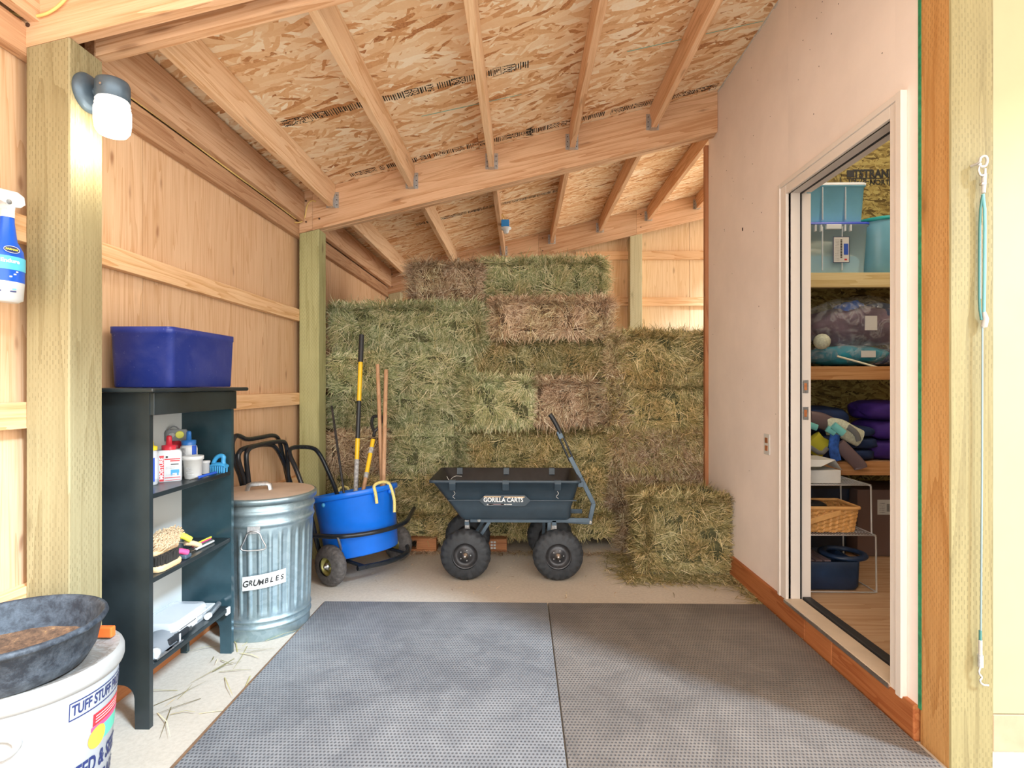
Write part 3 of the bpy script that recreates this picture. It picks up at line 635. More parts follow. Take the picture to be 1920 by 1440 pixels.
MB().box(jx + .001, jx + .075, 5.15, 5.25, p.z - .01, p.z + .055, 'box_blue').build('box_body', eb, .004)
MB().lathe([(.05, 0), (.052, -.012), (.03, -.028), (.022, -.05), (.020, -.055)], (jx + .045, 5.2, p.z - .01), 'white_plastic', 20).build('lamp_holder', eb)
for s in (-.012, .012): MB().tube([(jx + .03 + s, 5.2, p.z + .055), (jx + .02 + s, 5.2, p.z + .09), (jx + .005, 5.2, p.z + .12)], .004, 'cord_yellow', 6, smooth_path=1).build('wire', eb)

# ================================================================== LAMP on the left post
zc = 2.225
lp = thing('wall_lamp', 'lit jelly-jar lamp with dark blue-grey base and cap on the left post', 'lamp', (PX, 1.795, zc))
MB().lathe([(.062, 0), (.064, .008), (.058, .018), (.040, .026), (.012, .032)], (PX, 1.795, zc), 'cart_frame', 36, 'X').build('back_plate', lp)
MB().tube([(PX + .02, 1.795, zc), (PX + .05, 1.795, zc + .005), (PX + .085, 1.795, zc + .01)], .016, 'cart_frame', 12).build('arm', lp)
lx = PX + .088
cp = MB().lathe([(.0, .048), (.030, .046), (.046, .038), (.050, .028), (.050, -.022), (.047, -.024)], (lx, 1.795, zc), 'cart_frame', 36, cap1=False).build('cap', lp)
for a in (0, 2.1, 4.2): MB().lathe([(.0, .004), (.004, .003), (.004, -.003)], (lx, 1.795 - .052, zc + .005), 'steel', 8, 'Y').build('screw', cp) if a == 0 else None
gl = MB().lathe([(.045, -.022), (.050, -.030), (.048, -.036), (.0515, -.042), (.049, -.048), (.052, -.054)], (lx, 1.795, zc), 'lamp_glass_top', 36, cap0=False, cap1=False).build('glass_thread', lp)
MB().lathe([(.052, -.054), (.052, -.10), (.049, -.125), (.040, -.138), (.022, -.143), (.0, -.144)], (lx, 1.795, zc), 'lamp_glass', 36, fn=lambda t, h, r: r * (1 + .012 * math.cos(t * 18)), cap0=False).build('glass_jar', lp)
ld = bpy.data.lights.new('bulb', 'POINT'); lo = bpy.data.objects.new('bulb_light', ld); COL.objects.link(lo); lo.location = (lx + .0, 1.795, zc - .17); ld.energy = 3.0; ld.color = (1, .93, .78); ld.shadow_soft_size = .04
# added fill lamp, invented to brighten the closet from out of view
cl = thing('closet_fill_lamp', 'added round lamp that brightens the closet from out of view', 'lamp', (2.75, 2.7, hc(2.75) - .1))
MB().lathe([(.09, .08), (.09, .05), (.07, .0), (.0, -.02)], (2.75, 2.7, hc(2.75) - .1), 'lamp_glass_top', 24).build('shade', cl)
ld = bpy.data.lights.new('closet_fill_bulb', 'POINT'); lo = bpy.data.objects.new('closet_fill_light', ld); COL.objects.link(lo); lo.location = (2.65, 2.6, hc(2.75) - .25); ld.energy = 24; ld.color = (1, .95, .88); ld.shadow_soft_size = .09

# outlet
p = onx(1439, 833, RX)
ol = thing('wall_outlet', 'brown duplex power outlet on the wall left of the doorway', 'outlet', (RX, p.y, p.z))
MB().box(RX - .006, RX, p.y - .035, p.y + .035, p.z - .058, p.z + .058, 'off_white').build('cover_plate', ol, .002)
for s in (-1, 1): MB().box(RX - .009, RX - .005, p.y - .017, p.y + .017, p.z + s * .022 - .015, p.z + s * .022 + .015, 'stud_red').build('socket', ol, .002)

# ================================================================== MATS
for k, (x0, x1, lab) in enumerate(((-1.122, .1455, 'left rubber stall mat, evenly grey and sunlit'), (.1505, 1.362, 'right rubber stall mat, dusty, its browner colour painting in shade by the doorway'))):
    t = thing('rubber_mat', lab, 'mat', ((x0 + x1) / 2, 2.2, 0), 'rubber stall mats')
    b = MB(); b.box(x0, x1, 1.27, 3.085, .001, .018, 'rubber_mat' if k == 0 else 'rubber_mat_shaded'); b.build('mat_slab', t, .003)
e_ = MB().add([(-1.150, 1.27, .003), (-1.1225, 1.27, .016), (-1.1225, 3.085, .016), (-1.138, 3.085, .003), (-1.150, 1.27, 0), (-1.1225, 1.27, 0), (-1.1225, 3.085, 0), (-1.138, 3.085, 0)], [(0, 1, 2, 3), (0, 4, 5, 1), (2, 6, 7, 3), (0, 3, 7, 4)], 'mat_edge').build('edge_strip')
tag(e_, 'narrow brown strip along the left edge of the left rubber mat', 'edging')
#REST
# ================================================================== HAY
rng = np.random.default_rng(11)
def blades(x0, x1, y0, y1, z0, z1, faces, dens, ln=(.05, .13), wd=.0044, out=.42, clump=.12, droop=.5, wisp=.10):
    """curved grass blades lying in tufts over the chosen faces of a box"""
    Vs = []; 
    spec = {'F': ((0, -1, 0), x1 - x0, z1 - z0), 'K': ((0, 1, 0), x1 - x0, z1 - z0), 'L': ((-1, 0, 0), y1 - y0, z1 - z0), 'R': ((1, 0, 0), y1 - y0, z1 - z0), 'T': ((0, 0, 1), x1 - x0, y1 - y0)}
    for fc in faces:
        nrm, a, b = spec[fc]; n = int(a * b * dens); nrm = np.array(nrm, float)
        u, v = rng.random(n) * a, rng.random(n) * b
        if fc in 'FK': P = np.stack([x0 + u, np.full(n, y0 if fc == 'F' else y1), z0 + v], 1); A = np.array([1., 0, 0]); B = np.array([0, 0, 1.])
        elif fc in 'LR': P = np.stack([np.full(n, x0 if fc == 'L' else x1), y0 + u, z0 + v], 1); A = np.array([0, 1., 0]); B = np.array([0, 0, 1.])
        else: P = np.stack([x0 + u, y0 + v, np.full(n, z1)], 1); A = np.array([1., 0, 0]); B = np.array([0, 1., 0])
        nc = max(4, int(a * b / (clump * clump))); cu_, cv_ = rng.random(nc) * a, rng.random(nc) * b
        ca = rng.random(nc) * 6.283; co = rng.random(nc)
        idx = np.argmin((u[:, None] - cu_[None]) ** 2 + (v[:, None] - cv_[None]) ** 2, 1)
        rad = (rng.random(nc) < .55)[idx]; ang = np.where(rad, np.arctan2(v - cv_[idx], u - cu_[idx]), ca[idx]) + rng.normal(0, .55, n); o_ = np.abs(rng.normal(0, out, n)) * (.4 + co[idx])
        T = A[None] * np.cos(ang)[:, None] + B[None] * np.sin(ang)[:, None]; 
        D = T + nrm[None] * o_[:, None] + np.array([0, 0, -1.])[None] * (droop * rng.random(n))[:, None] * (0 if fc == 'T' else 1); D /= np.linalg.norm(D, axis=1)[:, None]
        if fc != 'T':
            D[:, 2] = np.where((b - v < .07) & (D[:, 2] > 0) & (rng.random(n) < .8), -D[:, 2], D[:, 2])
            D[:, 2] = np.where((v < .05) & (D[:, 2] < 0) & (rng.random(n) < .6), -D[:, 2] * .5, D[:, 2])
        S = np.cross(D, nrm[None] + rng.normal(0, .35, (n, 3))); S /= np.linalg.norm(S, axis=1)[:, None] + 1e-9
        l = rng.uniform(ln[0], ln[1], n)[:, None]; w_ = (wd * rng.uniform(.55, 1.35, n))[:, None]
        ed = np.minimum(np.minimum(u, a - u), np.minimum(v, b - v)); push = .030 * np.clip(1 - ed / .05, 0, 1) ** 2
        push = push + .007 * (1 + np.sin(u * 17 + v * 11 + a * 9) * np.sin(v * 21 - u * 7 + b * 5))
        ws = rng.random(n) < wisp; l = l * np.where(ws, 1.35, 1)[:, None]; D = np.where(ws[:, None], D + nrm[None] * .7, D); D /= np.linalg.norm(D, axis=1)[:, None]
        P = P - nrm[None] * (push + rng.uniform(0, .022, n))[:, None] - D * l * .4
        bend = rng.normal(0, .25, (n, 3)) - nrm[None] * .25
        M_ = P + D * l * .5; E_ = P + D * l + bend * l * .5
        if True:
            Vs.append(np.stack([P - S * w_ / 2, P + S * w_ / 2, M_ + S * w_ / 2, M_ - S * w_ / 2, E_ + S * w_ * .2, E_ - S * w_ * .2], 1))
    return np.concatenate(Vs).reshape(-1, 3)
def blade_obj(V, mat, name, parent=None, kind='stuff'):
    n = len(V) // 6; base = np.arange(n)[:, None] * 6
    F = np.concatenate([base + np.array([0, 1, 2, 3]), base + np.array([3, 2, 4, 5])], 1).reshape(-1, 4)
    o = np.array(WL[parent]) if parent is not None else np.array([V[:, 0].mean(), V[:, 1].mean(), 0])
    me = bpy.data.meshes.new(name); me.vertices.add(len(V)); me.vertices.foreach_set('co', (V - o).ravel())
    me.loops.add(F.size); me.loops.foreach_set('vertex_index', F.ravel()); me.polygons.add(len(F))
    me.polygons.foreach_set('loop_start', np.arange(len(F)) * 4); me.polygons.foreach_set('loop_total', np.full(len(F), 4)); me.update(calc_edges=True); me.validate()
    me.materials.append(MATS[mat]); ob = bpy.data.objects.new(name, me); COL.objects.link(ob)
    if parent is not None: ob.parent = parent
    else: ob.location = tuple(o)
    if kind: ob['kind'] = kind
    return ob
def bale(x0, x1, y0, y1, z0, z1, mat, label, faces='FT', dens=34000, group='hay bales stacked in the rear bay', ends=None, lumps=.012, rot=0, lnk=(.06, .17)):
    t = thing('hay_bale', label, 'hay bale', ((x0 + x1) / 2, (y0 + y1) / 2, z0), group)
    b = MB(); nx, ny, nz = 14, 6, 6; ins = .022
    def pt(i, j, k):
        x = x0 + (x1 - x0) * i / nx; y = y0 + (y1 - y0) * j / ny; z = z0 + (z1 - z0) * k / nz
        e = sum(q in (0, m_) for q, m_ in ((i, nx), (j, ny), (k, nz)))
        cx, cy, cz = (x0 + x1) / 2, (y0 + y1) / 2, (z0 + z1) / 2
        sh = ins + (.038 if e >= 2 else 0) + lumps * (math.sin(x * 31 + z * 17) * .5 + math.sin(y * 23 + x * 13 + z * 29) * .5)
        dx, dy, dz = x - cx, y - cy, z - cz
        return (x - math.copysign(sh, dx) * (i in (0, nx)), y - math.copysign(sh, dy) * (j in (0, ny)), z - math.copysign(sh * .7, dz) * (k in (0, nz)))
    def face(fn, n1, n2):
        V = [fn(i, j) for i in range(n1 + 1) for j in range(n2 + 1)]
        F = [(i * (n2 + 1) + j, i * (n2 + 1) + j + 1, (i + 1) * (n2 + 1) + j + 1, (i + 1) * (n2 + 1) + j) for i in range(n1) for j in range(n2)]
        b.add(V, F, 'hay_core_brown' if mat == 'hay_brown' else 'hay_core')
    face(lambda i, k: pt(i, 0, k), nx, nz); face(lambda i, k: pt(i, ny, k), nx, nz); face(lambda j, k: pt(0, j, k), ny, nz)
    face(lambda j, k: pt(nx, j, k), ny, nz); face(lambda i, j: pt(i, j, nz), nx, ny); face(lambda i, j: pt(i, j, 0), nx, ny)
    b.build('pressed_core', t)
    g = .014
    V = blades(x0 + g, x1 - g, y0 + .012, y1 - g, z0 + g, z1 - g, faces, dens, ln=lnk)
    blade_obj(V, mat, 'hay_blades', t)
    if ends:   # cut ends / patches of another colour: (mat, x0, x1)
        m2, ex0, ex1 = ends
        V = blades(ex0, ex1, y0 + .004, y1, z0 + g, z1 - g, 'F' + ('L' if abs(ex0 - x0) < .02 else '') + ('R' if abs(ex1 - x1) < .02 else ''), dens * .9, ln=(.05, .13), out=.6, clump=.12, wisp=.2)
        blade_obj(V, m2, 'cut_end_blades', t)
    if x1 - x0 > .7 and 'F' in faces:
        for q in (.33, .68):
            xx = x0 + (x1 - x0) * q
            MB().tube([(xx, y0 + .012, z0 + .01), (xx, y0 + .010, (z0 + z1) / 2), (xx, y0 + .012, z1 - .005), (xx, (y0 + y1) / 2, z1 + .0)], .0016, 'twine', 5).build('baling_twine', t)
    return t
def pb(px0, px1, py0, py1, Y, dep, mat, label, faces='FT', ends=None, **k):
    a, c = ony(px0, py0, Y), ony(px1, py1, Y)
    if ends: ends = (ends[0], ony(ends[1], py0, Y).x, ony(ends[2], py0, Y).x)
    return bale(a.x, c.x, Y, Y + dep, max(c.z, 0.0), a.z, mat, label, faces, ends=ends, **k)
pb(766, 902, 489, 569, 4.28, .92, 'hay_brown', 'short brown-fronted hay bale at the top of the stack under a joist end', 'FTLR')
pb(893, 1138, 482, 556, 4.34, .46, 'hay_green', 'long bright green hay bale topmost on the stack, in the middle', 'FTR')
pb(920, 1148, 556, 632, 4.12, .46, 'hay_brown', 'shaggy reddish brown hay bale directly under the topmost green bale', 'FTLR', lumps=.02)
pb(614, 910, 567, 655, 4.13, .46, 'hay_green', 'long grey-green hay bale under the brown-topped short bale, upper left', 'FTR')
pb(884, 1140, 632, 704, 4.20, .46, 'hay_olive', 'long green hay bale under the shaggy reddish brown bale', 'FT')
pb(612, 736, 660, 736, 4.08, .92, 'hay_green', 'hay bale end beside the green post, behind the top of the tall fork', 'FR')
pb(750, 882, 657, 733, 4.16, .92, 'hay_green', 'green hay bale end right of the dark gap above the wooden tool handles', 'FL')
pb(612, 866, 738, 806, 4.17, .46, 'hay_green', 'long green hay bale behind the upper ends of the wooden tool handles', 'F')
pb(866, 1000, 704, 800, 4.07, .92, 'hay_green', 'bushy green hay bale end left of the small brown bale end, mid stack', 'FTL', lumps=.02)
pb(1000, 1116, 708, 797, 4.09, .92, 'hay_brown', 'small brown hay bale end above the cart handle grip', 'FTR')
pb(612, 727, 808, 888, 4.09, .92, 'hay_brown', 'brown hay bale end behind the tool handles above the blue bucket', 'FR')
pb(729, 868, 806, 886, 4.11, .92, 'hay_green', 'green hay bale end right of the brown one above the blue bucket', 'FR')
pb(868, 1136, 800, 880, 4.22, .46, 'hay_olive', 'long dark green hay bale right behind the dump cart bed', 'FT')
pb(612, 866, 888, 954, 4.13, .46, 'hay_olive', 'long dark hay bale behind the rim of the blue bucket and the cart tip', 'F')
pb(868, 1140, 880, 956, 4.19, .46, 'hay_olive', 'long hay bale mostly hidden by the cart bed', 'F')
pb(612, 866, 954, 1012, 4.10, .46, 'hay_olive', 'bottom hay bale on the pallet between bucket and cart', 'FT')
pb(868, 1150, 956, 1012, 4.12, .46, 'hay_olive', 'bottom hay bale on the pallet seen under the cart', 'FT')
pb(1142, 1344, 620, 712, 4.135, .46, 'hay_olive', 'topmost hay bale of the right-hand column beside the wall end', 'FTL', ends=('hay_brown', 1142, 1172))
pb(1134, 1344, 714, 803, 4.13, .46, 'hay_olive', 'second hay bale from the top of the right-hand column', 'FTL', ends=('hay_brown', 1134, 1178))
pb(1142, 1344, 805, 889, 4.14, .46, 'hay_olive', 'third hay bale from the top of the right-hand column', 'FTL', ends=('hay_brown', 1150, 1325))
pb(1144, 1344, 890, 962, 4.13, .46, 'hay_brown', 'reddish hay bale just above and behind the loose front bale', 'FL')
pb(1160, 1344, 962, 1034, 4.13, .46, 'hay_brown', 'lowest bale of the right column, on the floor behind the loose front bale', 'FL')
for k, (xa, xb) in enumerate(((-1.44, -.55), (-.50, .46), (.52, 1.42))):  # unseen bales added so the gaps in the front row stay dark
    for j in range(5):
        if k == 2 and j == 4: continue
        bale(xa, xb, 5.02, 5.46, .1 + j * .32, .1 + j * .32 + .315, 'hay_green', 'added hay bale hidden behind the front row, ' + ['left', 'middle', 'right'][k] + ' column, ' + ['lowest', 'second from the floor', 'third from the floor', 'fourth from the floor', 'topmost'][j], 'F', 5000, group='added bales that darken gaps in the front row')
fb = bale(.775, 1.365, 3.57, 4.0, .0, .535, 'hay_olive', 'loose olive hay bale standing on the floor in front of the stack by the wall', 'FTL', 42000, group=None, lumps=.03, lnk=(.05, .14))
# pallets under the stack
def pallet(x0, x1, lab):
    t = thing('wooden_pallet', lab, 'pallet', ((x0 + x1) / 2, 4.5, 0), 'wooden pallets under the hay')
    for k in range(5): MB().box(x0, x1, 4.07 + k * .2, 4.16 + k * .2, .082, .099, 'pallet_wood').build('deck_board', t, .002)
    for k in range(3): MB().box(x0, x1, 4.07 + k * .4, 4.16 + k * .4, .0, .016, 'pallet_wood').build('bottom_board', t, .002)
    for x in (x0 + .0, (x0 + x1) / 2 - .07, x1 - .15): MB().box(x, x + .15, 4.075, 4.97, .016, .082, 'pallet_wood').build('stringer', t, .002)
    return t
pallet(ony(614, 1020, 4.07).x, ony(818, 1020, 4.07).x, 'reddish wooden pallet under the hay, between bucket and cart wheel')
pl = pallet(ony(842, 1020, 4.07).x, ony(950, 1020, 4.07).x, 'reddish wooden pallet with a white stamp, seen between the cart wheels')
b = MB(); c0 = ony(922, 1023, 4.073)
for i, j in ((0, 0), (1, 0), (0, 1), (1, 1), (0, 2), (1, 2)): flatquad(b, (c0.x + i * .022, 4.0735, .028 + j * .022), (1, 0, 0), (0, 0, 1), .008, .007, 'paper_white')
b.build('stamp', pl)
# loose hay on the floor
def scatter(n, fn, mat, label, ln=(.03, .12)):
    V = []
    for _ in range(n):
        x, y = fn(); a = R() * 6.283; l = U(*ln); d = Vector((math.cos(a), math.sin(a), U(-.02, .08))); s = Vector((-d.y, d.x, 0)) * U(.0012, .0026); p = Vector((x, y, U(.002, .006))); m_ = p + d * l * .5 + Vector((U(-.01, .01), U(-.01, .01), U(0, .01))); e = p + d * l + Vector((U(-.02, .02), U(-.02, .02), 0)); e.z = max(e.z, .002)
        V += [p - s, p + s, m_ + s, m_ - s, e + s * .3, e - s * .3]
    o = blade_obj(np.array([tuple(q) for q in V]), mat, 'loose_hay'); return tag(o, label, 'hay', kind='stuff')
def near_bale():
    a = U(0, 1); 
    return (U(.66, 1.37), 3.57 - abs(random.gauss(0, .07))) if a < .6 else ((.76 - abs(random.gauss(0, .08)), U(3.5, 4.05)) if a < .85 else (1.37 - abs(random.gauss(0, .03)), U(2.7, 3.5)))
scatter(2600, near_bale, 'hay_olive', 'loose hay scattered on the concrete around the standing front bale')
scatter(900, lambda: (U(-.9, .78), U(4.0, 4.08) - abs(random.gauss(0, .02))), 'hay_brown', 'thin line of loose hay on the floor along the foot of the stack', (.02, .07))
scatter(26, lambda: (U(-1.45, -1.16), U(2.0, 2.7)), 'hay_olive', 'a few hay stalks on the concrete beside the black bookcase', (.06, .22))
scatter(70, lambda: (U(-1.0, 1.2), U(3.2, 3.95)), 'hay_brown', 'sparse hay bits on the concrete between mats and stack', (.01, .04))

# ================================================================== BLACK BOOKCASE
X0, X1, Y0, Y1 = -1.590, -1.350, 1.950, 2.528
bc = thing('bookcase', 'black wooden bookcase with white back panel standing against the plywood wall', 'bookcase', ((X0 + X1) / 2, (Y0 + Y1) / 2, 0))
def sidep(y):
    z = 1.222; P = [(X0, 0), (X0 + .03, 0), (X0 + .032, .09)]
    for k in range(7): a = math.pi - math.pi / 2 * k / 6; P.append((X0 + .085 + .05 * math.cos(a), .11 + .05 * math.sin(a)))
    for k in range(7): a = math.pi / 2 - math.pi / 2 * k / 6; P.append((X1 - .105 + .05 * math.cos(a), .11 + .05 * math.sin(a)))
    P += [(X1 - .053, 0), (X1, 0), (X1, z), (X0, z)]
    return MB().prism(P, 'Y', y, y + .02, 'black_paint' if y < 2.2 else 'teal_black').build('side_panel', bc, .002)
sidep(Y0); sidep(Y1 - .02)
MB().box(X0, X1 + .045, Y0 - .045, Y1 + .055, 1.223, 1.240, 'black_paint').build('top_board', bc, .007)
MB().box(X1 - .002, X1 + .016, Y0 + .003, Y1 - .004, 1.140, 1.222, 'black_paint').build('apron', bc, .002)
MB().box(X0 + .001, X0 + .007, Y0 + .021, Y1 - .021, .16, 1.22, 'cabinet_back').build('back_panel', bc)
for y in [Y0 + .03 + k * .02 for k in range(26)]: pass
for z in (.850, .540, .222): MB().box(X0 + .008, X1 - .004, Y0 + .021, Y1 - .021, z - .018, z, 'black_paint').build('shelf', bc, .002)
# blue tote on top
tc_ = ((-1.585 - 1.335) / 2, (2.05 + 2.52) / 2)
tt = thing('storage_tote', 'large scuffed dark blue plastic tote on top of the black bookcase', 'tote', (tc_[0], tc_[1], 1.241))
HX, HY = (1.585 - 1.335) / 2, (2.515 - 2.05) / 2; b = MB()
b.loft([rrect(*tc_, HX - .012, HY - .014, .02, 1.2415), rrect(*tc_, HX - .008, HY - .010, .024, 1.247), rrect(*tc_, HX - .002, HY - .003, .024, 1.448), rrect(*tc_, HX, HY, .024, 1.449), rrect(*tc_, HX, HY, .024, 1.474), rrect(*tc_, HX - .006, HY - .006, .02, 1.475), rrect(*tc_, HX - .012, HY - .014, .02, 1.25)], 'tote_blue')
b.build('tote_body', tt, .0)
# bottles etc.
def yx(px, X): return onx(px, HOR, X).y
def zy(py, px, X): return onx(px, py, X).z
def bottle(nm, lab, px, X, zb, ztop, r, body, cap, capspec, label_fn=None, group=None):
    y = yx(px, X); t = thing(nm, lab, 'bottle', (X, y, zb), group)
    MB().lathe([(r * .9, 0), (r, .004), (r, ztop - zb - .02), (r * .93, ztop - zb - .008), (r * .6, ztop - zb)], (X, y, zb + .0005), body, 28).build('bottle_body', t)
    MB().lathe([(a, ztop - zb + h) for a, h in capspec], (X, y, zb), cap, 24).build('cap', t)
    if label_fn: label_fn(t, y)
    return t
ZA = .8505
def facecam(X, y, r): # angle on a cylinder that faces the camera
    return math.atan2(-y, -X)
def wraplab(t, X, y, r, z0, z1, a0, a1, m, nm='label'):
    th = facecam(X, y, r); b = MB(); n = 10; V = []
    for i in range(n + 1):
        a = th + a0 + (a1 - a0) * i / n; V += [(X + (r + .0006) * math.cos(a), y + (r + .0006) * math.sin(a), z0), (X + (r + .0006) * math.cos(a), y + (r + .0006) * math.sin(a), z1)]
    return b.add(V, [(2 * i, 2 * i + 2, 2 * i + 3, 2 * i + 1) for i in range(n)], m, True).build(nm, t)
def wraptext(nm, s, size, m, t, X, y, r, zc_, a0, bold=0, rot=False, sx=1):
    th = facecam(X, y, r) + a0
    def fn(u, v):
        if rot: u, v = -v, u
        a = th + u / r; return (X + (r + .0014) * math.cos(a), y + (r + .0014) * math.sin(a), zc_ + v)
    return text(nm, s, size, m, t, fn, bold, sx=sx)
def lf1(t, y):
    wraplab(t, -1.49, y, .028, .875, .955, -.2, 1.1, 'ink_white'); wraplab(t, -1.49, y, .0286, .865, .96, .25, .6, 'ink_blue', 'stripe'); wraplab(t, -1.49, y, .0286, .92, .945, -.5, .2, 'yellow_plastic', 'logo_patch')
    wraplab(t, -1.49, y, .0286, .89, .915, -.5, .1, 'ink_green', 'logo_patch')
y = yx(281, -1.49); zt = zy(843, 281, -1.49)
bottle('squeeze_bottle', 'white bottle with yellow cone cap at the left end of the upper shelf', 281, -1.49, ZA, zt, .028, 'white_plastic', 'yellow_plastic', [(.026, -.002), (.026, .012), (.014, .016), (.011, .04), (.007, .045), (0, .046)], lf1)
# red capped jug, rectangular with MOISTURE label
X = -1.475; y = yx(317, X); zt = zy(843, 317, X); hw = .046
t = thing('moisture_jug', 'white jug with red cap and red label stripe reading MOISTURE', 'bottle', (X, y, ZA))
dv = Vector((X, y, 0)).normalized(); ax_ = Vector((-dv.y, dv.x, 0)) * -1    # width direction, to the right as seen
if ax_.x < 0: ax_ = -ax_
def brick(mb, c, hx, hd, z0, z1, m, r=.012, insets=((0, 0),)):
    rings = []
    for z, s in ((z0, .96), (z0 + .004, 1), (z1 - .012, 1), (z1, .86)):
        rings.append([Vector((c[0], c[1], z)) + ax_ * p.x * s + dv * p.y * s for p in rrect(0, 0, hx, hd, min(r, hd * .9), 0)])
    return mb.loft(rings, m)
brick(MB(), (X, y), hw, .03, ZA, zt, 'white_plastic').build('jug_body', t)
MB().lathe([(.026, -.001), (.027, .018), (.012, .020), (.0105, .052), (.0085, .058), (0, .060)], (X, y, zt), 'red_plastic', 28, fn=lambda a, h, r: r * (1 + (.03 * math.cos(a * 20) if r > .02 else 0))).build('cap', t)
cf = Vector((X, y, 0)) - dv * .0308
def onjug(u, v): q = cf + ax_ * u; return (q.x, q.y, (ZA + zt) / 2 - .004 + v)
b = MB(); b.add([onjug(-.034, -.058), onjug(-.018, -.058), onjug(-.018, .048), onjug(-.034, .048)], [(0, 1, 2, 3)], 'ink_red')
for (u0, u1, v0, v1, mm) in ((-.016, .04, .030, .034, 'ink_red'), (.004, .038, .022, .027, 'ink_red'), (-.016, .04, -.046, -.043, 'ink_red'), (-.016, .04, -.056, -.054, 'ink_red'), (.006, .034, .008, .012, 'ink_black'), (-.012, .03, -.002, 0, 'tape_grey'), (-.012, .02, -.008, -.006, 'tape_grey'), (-.012, .02, -.034, -.032, 'tape_grey'), (.006, .036, -.026, -.012, 'sky_plastic'), (.006, .012, -.036, -.026, 'sky_plastic'), (.028, .034, -.036, -.026, 'sky_plastic'), (-.012, -.004, .038, .045, 'ink_black')):
    b.add([onjug(u0, v0), onjug(u1, v0), onjug(u1, v1), onjug(u0, v1)], [(0, 1, 2, 3)], mm)
b.build('label_print', t)
text('label_text', 'MOISTURE', .019, 'ink_white', t, lambda u, v: tuple(Vector(onjug(-.026 - v, -.005 + u)) - dv * .0006), .0006)
# red domed bottle behind, dark clip device on it
X = -1.545; y = yx(331, X); zt = zy(838, 331, X)
bottle('red_top_bottle', 'white bottle with red domed cap behind the MOISTURE jug', 331, X, ZA, zt, .030, 'white_plastic', 'red_plastic', [(.031, -.004), (.031, .006), (.026, .018), (.012, .028), (0, .030)])
zd = zt + .028
t = thing('retractable_lead', 'dark grey gadget with yellow round button on top of the red-capped bottle', 'gadget', (X, y, zd))
b = MB(); c = Vector((X, y, zd + .024))
brick(b, (X, y), .045, .012, zd + .0005, zd + .05, 'grey_plastic', .011); b.build('housing', t)
for (u, r_, mm, nmm) in ((.012, .017, 'yellow_handle', 'button'), (-.018, .012, 'tape_grey', 'disc')):
    q = Vector((X, y, zd + .027)) + ax_ * u - dv * .0125
    b = MB(); rings = [[q - dv * h + ax_ * rr2 * math.cos(k * .3927) + Vector((0, 0, rr2 * math.sin(k * .3927))) for k in range(16)] for h, rr2 in ((0, r_), (.003, r_ * .9))]
    b.loft(rings, mm); b.build(nmm, t)
MB().tube([Vector((X, y, zd + .045)) - ax_ * .03, Vector((X, y, zd + .062)) - ax_ * .022, Vector((X, y, zd + .066)) - ax_ * .005, Vector((X, y, zd + .05)) + ax_ * .01], .003, 'grey_plastic', 6, smooth_path=1).build('ring', t)
def lf2(t, y):
    wraplab(t, -1.47, y, .034, .90, .975, -.9, -.35, 'tape_grey'); wraplab(t, -1.47, y, .034, .945, .985, .35, 1.0, 'ink_blue', 'stripe')
bottle('blue_cap_bottle', 'white bottle with tall blue nozzle cap near the back of the upper shelf', 354, -1.47, ZA, zy(833, 354, -1.47), .034, 'white_plastic', 'blue_plastic', [(.028, -.002), (.029, .018), (.011, .02), (.010, .052), (.007, .058), (0, .06)], lf2)
X = -1.405; y = yx(362, X); zt = zy(855, 362, X)
t = thing('white_jar', 'white plastic jar with grey printed label in front of the blue-capped bottle', 'jar', (X, y, ZA))
MB().lathe([(.030, 0), (.032, .003), (.037, zt - ZA - .016), (.041, zt - ZA - .015), (.041, zt - ZA), (.039, zt - ZA + .001), (.034, zt - ZA - .006)], (X, y, ZA + .0005), 'off_white', 32).build('jar_body', t)
for k in range(7): wraplab(t, X, y, .0345, ZA + .02 + k * .007, ZA + .0225 + k * .007, -.8, .1 - k * .07, 'tape_grey', 'label_line')
X = -1.43; y = yx(384, X); zt = zy(864, 384, X)
t = thing('small_white_tub', 'small plain white tub beside the blue curry comb', 'tub', (X, y, ZA))
MB().lathe([(.018, 0), (.019, .003), (.019, zt - ZA - .012), (.022, zt - ZA - .010), (.022, zt - ZA), (.0, zt - ZA + .001)], (X, y, ZA + .0005), 'white_plastic', 24).build('tub_body', t)
# curry comb
X = -1.385; y = 2.465; c0 = Vector((X, y, ZA))
t = thing('curry_comb', 'light blue curved plastic curry comb at the right end of the upper shelf', 'comb', tuple(c0))
b = MB(); rings = []
for (u, z, h) in ((-.034, .030, .006), (-.025, .036, .009), (0, .037, .010), (.022, .036, .010), (.036, .028, .008)):
    rings.append([c0 + Vector((u, p.x, z + p.y)) for p in [Vector((math.cos(a) * .020, math.sin(a) * h)) for a in [k * math.pi / 5 for k in range(10)]]])
b.loft(rings, 'sky_plastic'); b.build('comb_back', t)
for i in range(7):
    for j in (-1, 1): MB().lathe([(.0035, 0), (.005, .03)], c0 + Vector((-.03 + i * .010, j * .012, .0)), 'sky_plastic', 6).build('tooth', t)
MB().tube([c0 + Vector((-.025, 0, .04)), c0 + Vector((-.015, 0, .065)), c0 + Vector((.005, 0, .078)), c0 + Vector((.024, 0, .074)), c0 + Vector((.02, 0, .055)), c0 + Vector((.022, 0, .04))], .010, 'sky_plastic', 10, smooth_path=2).build('grip', t)
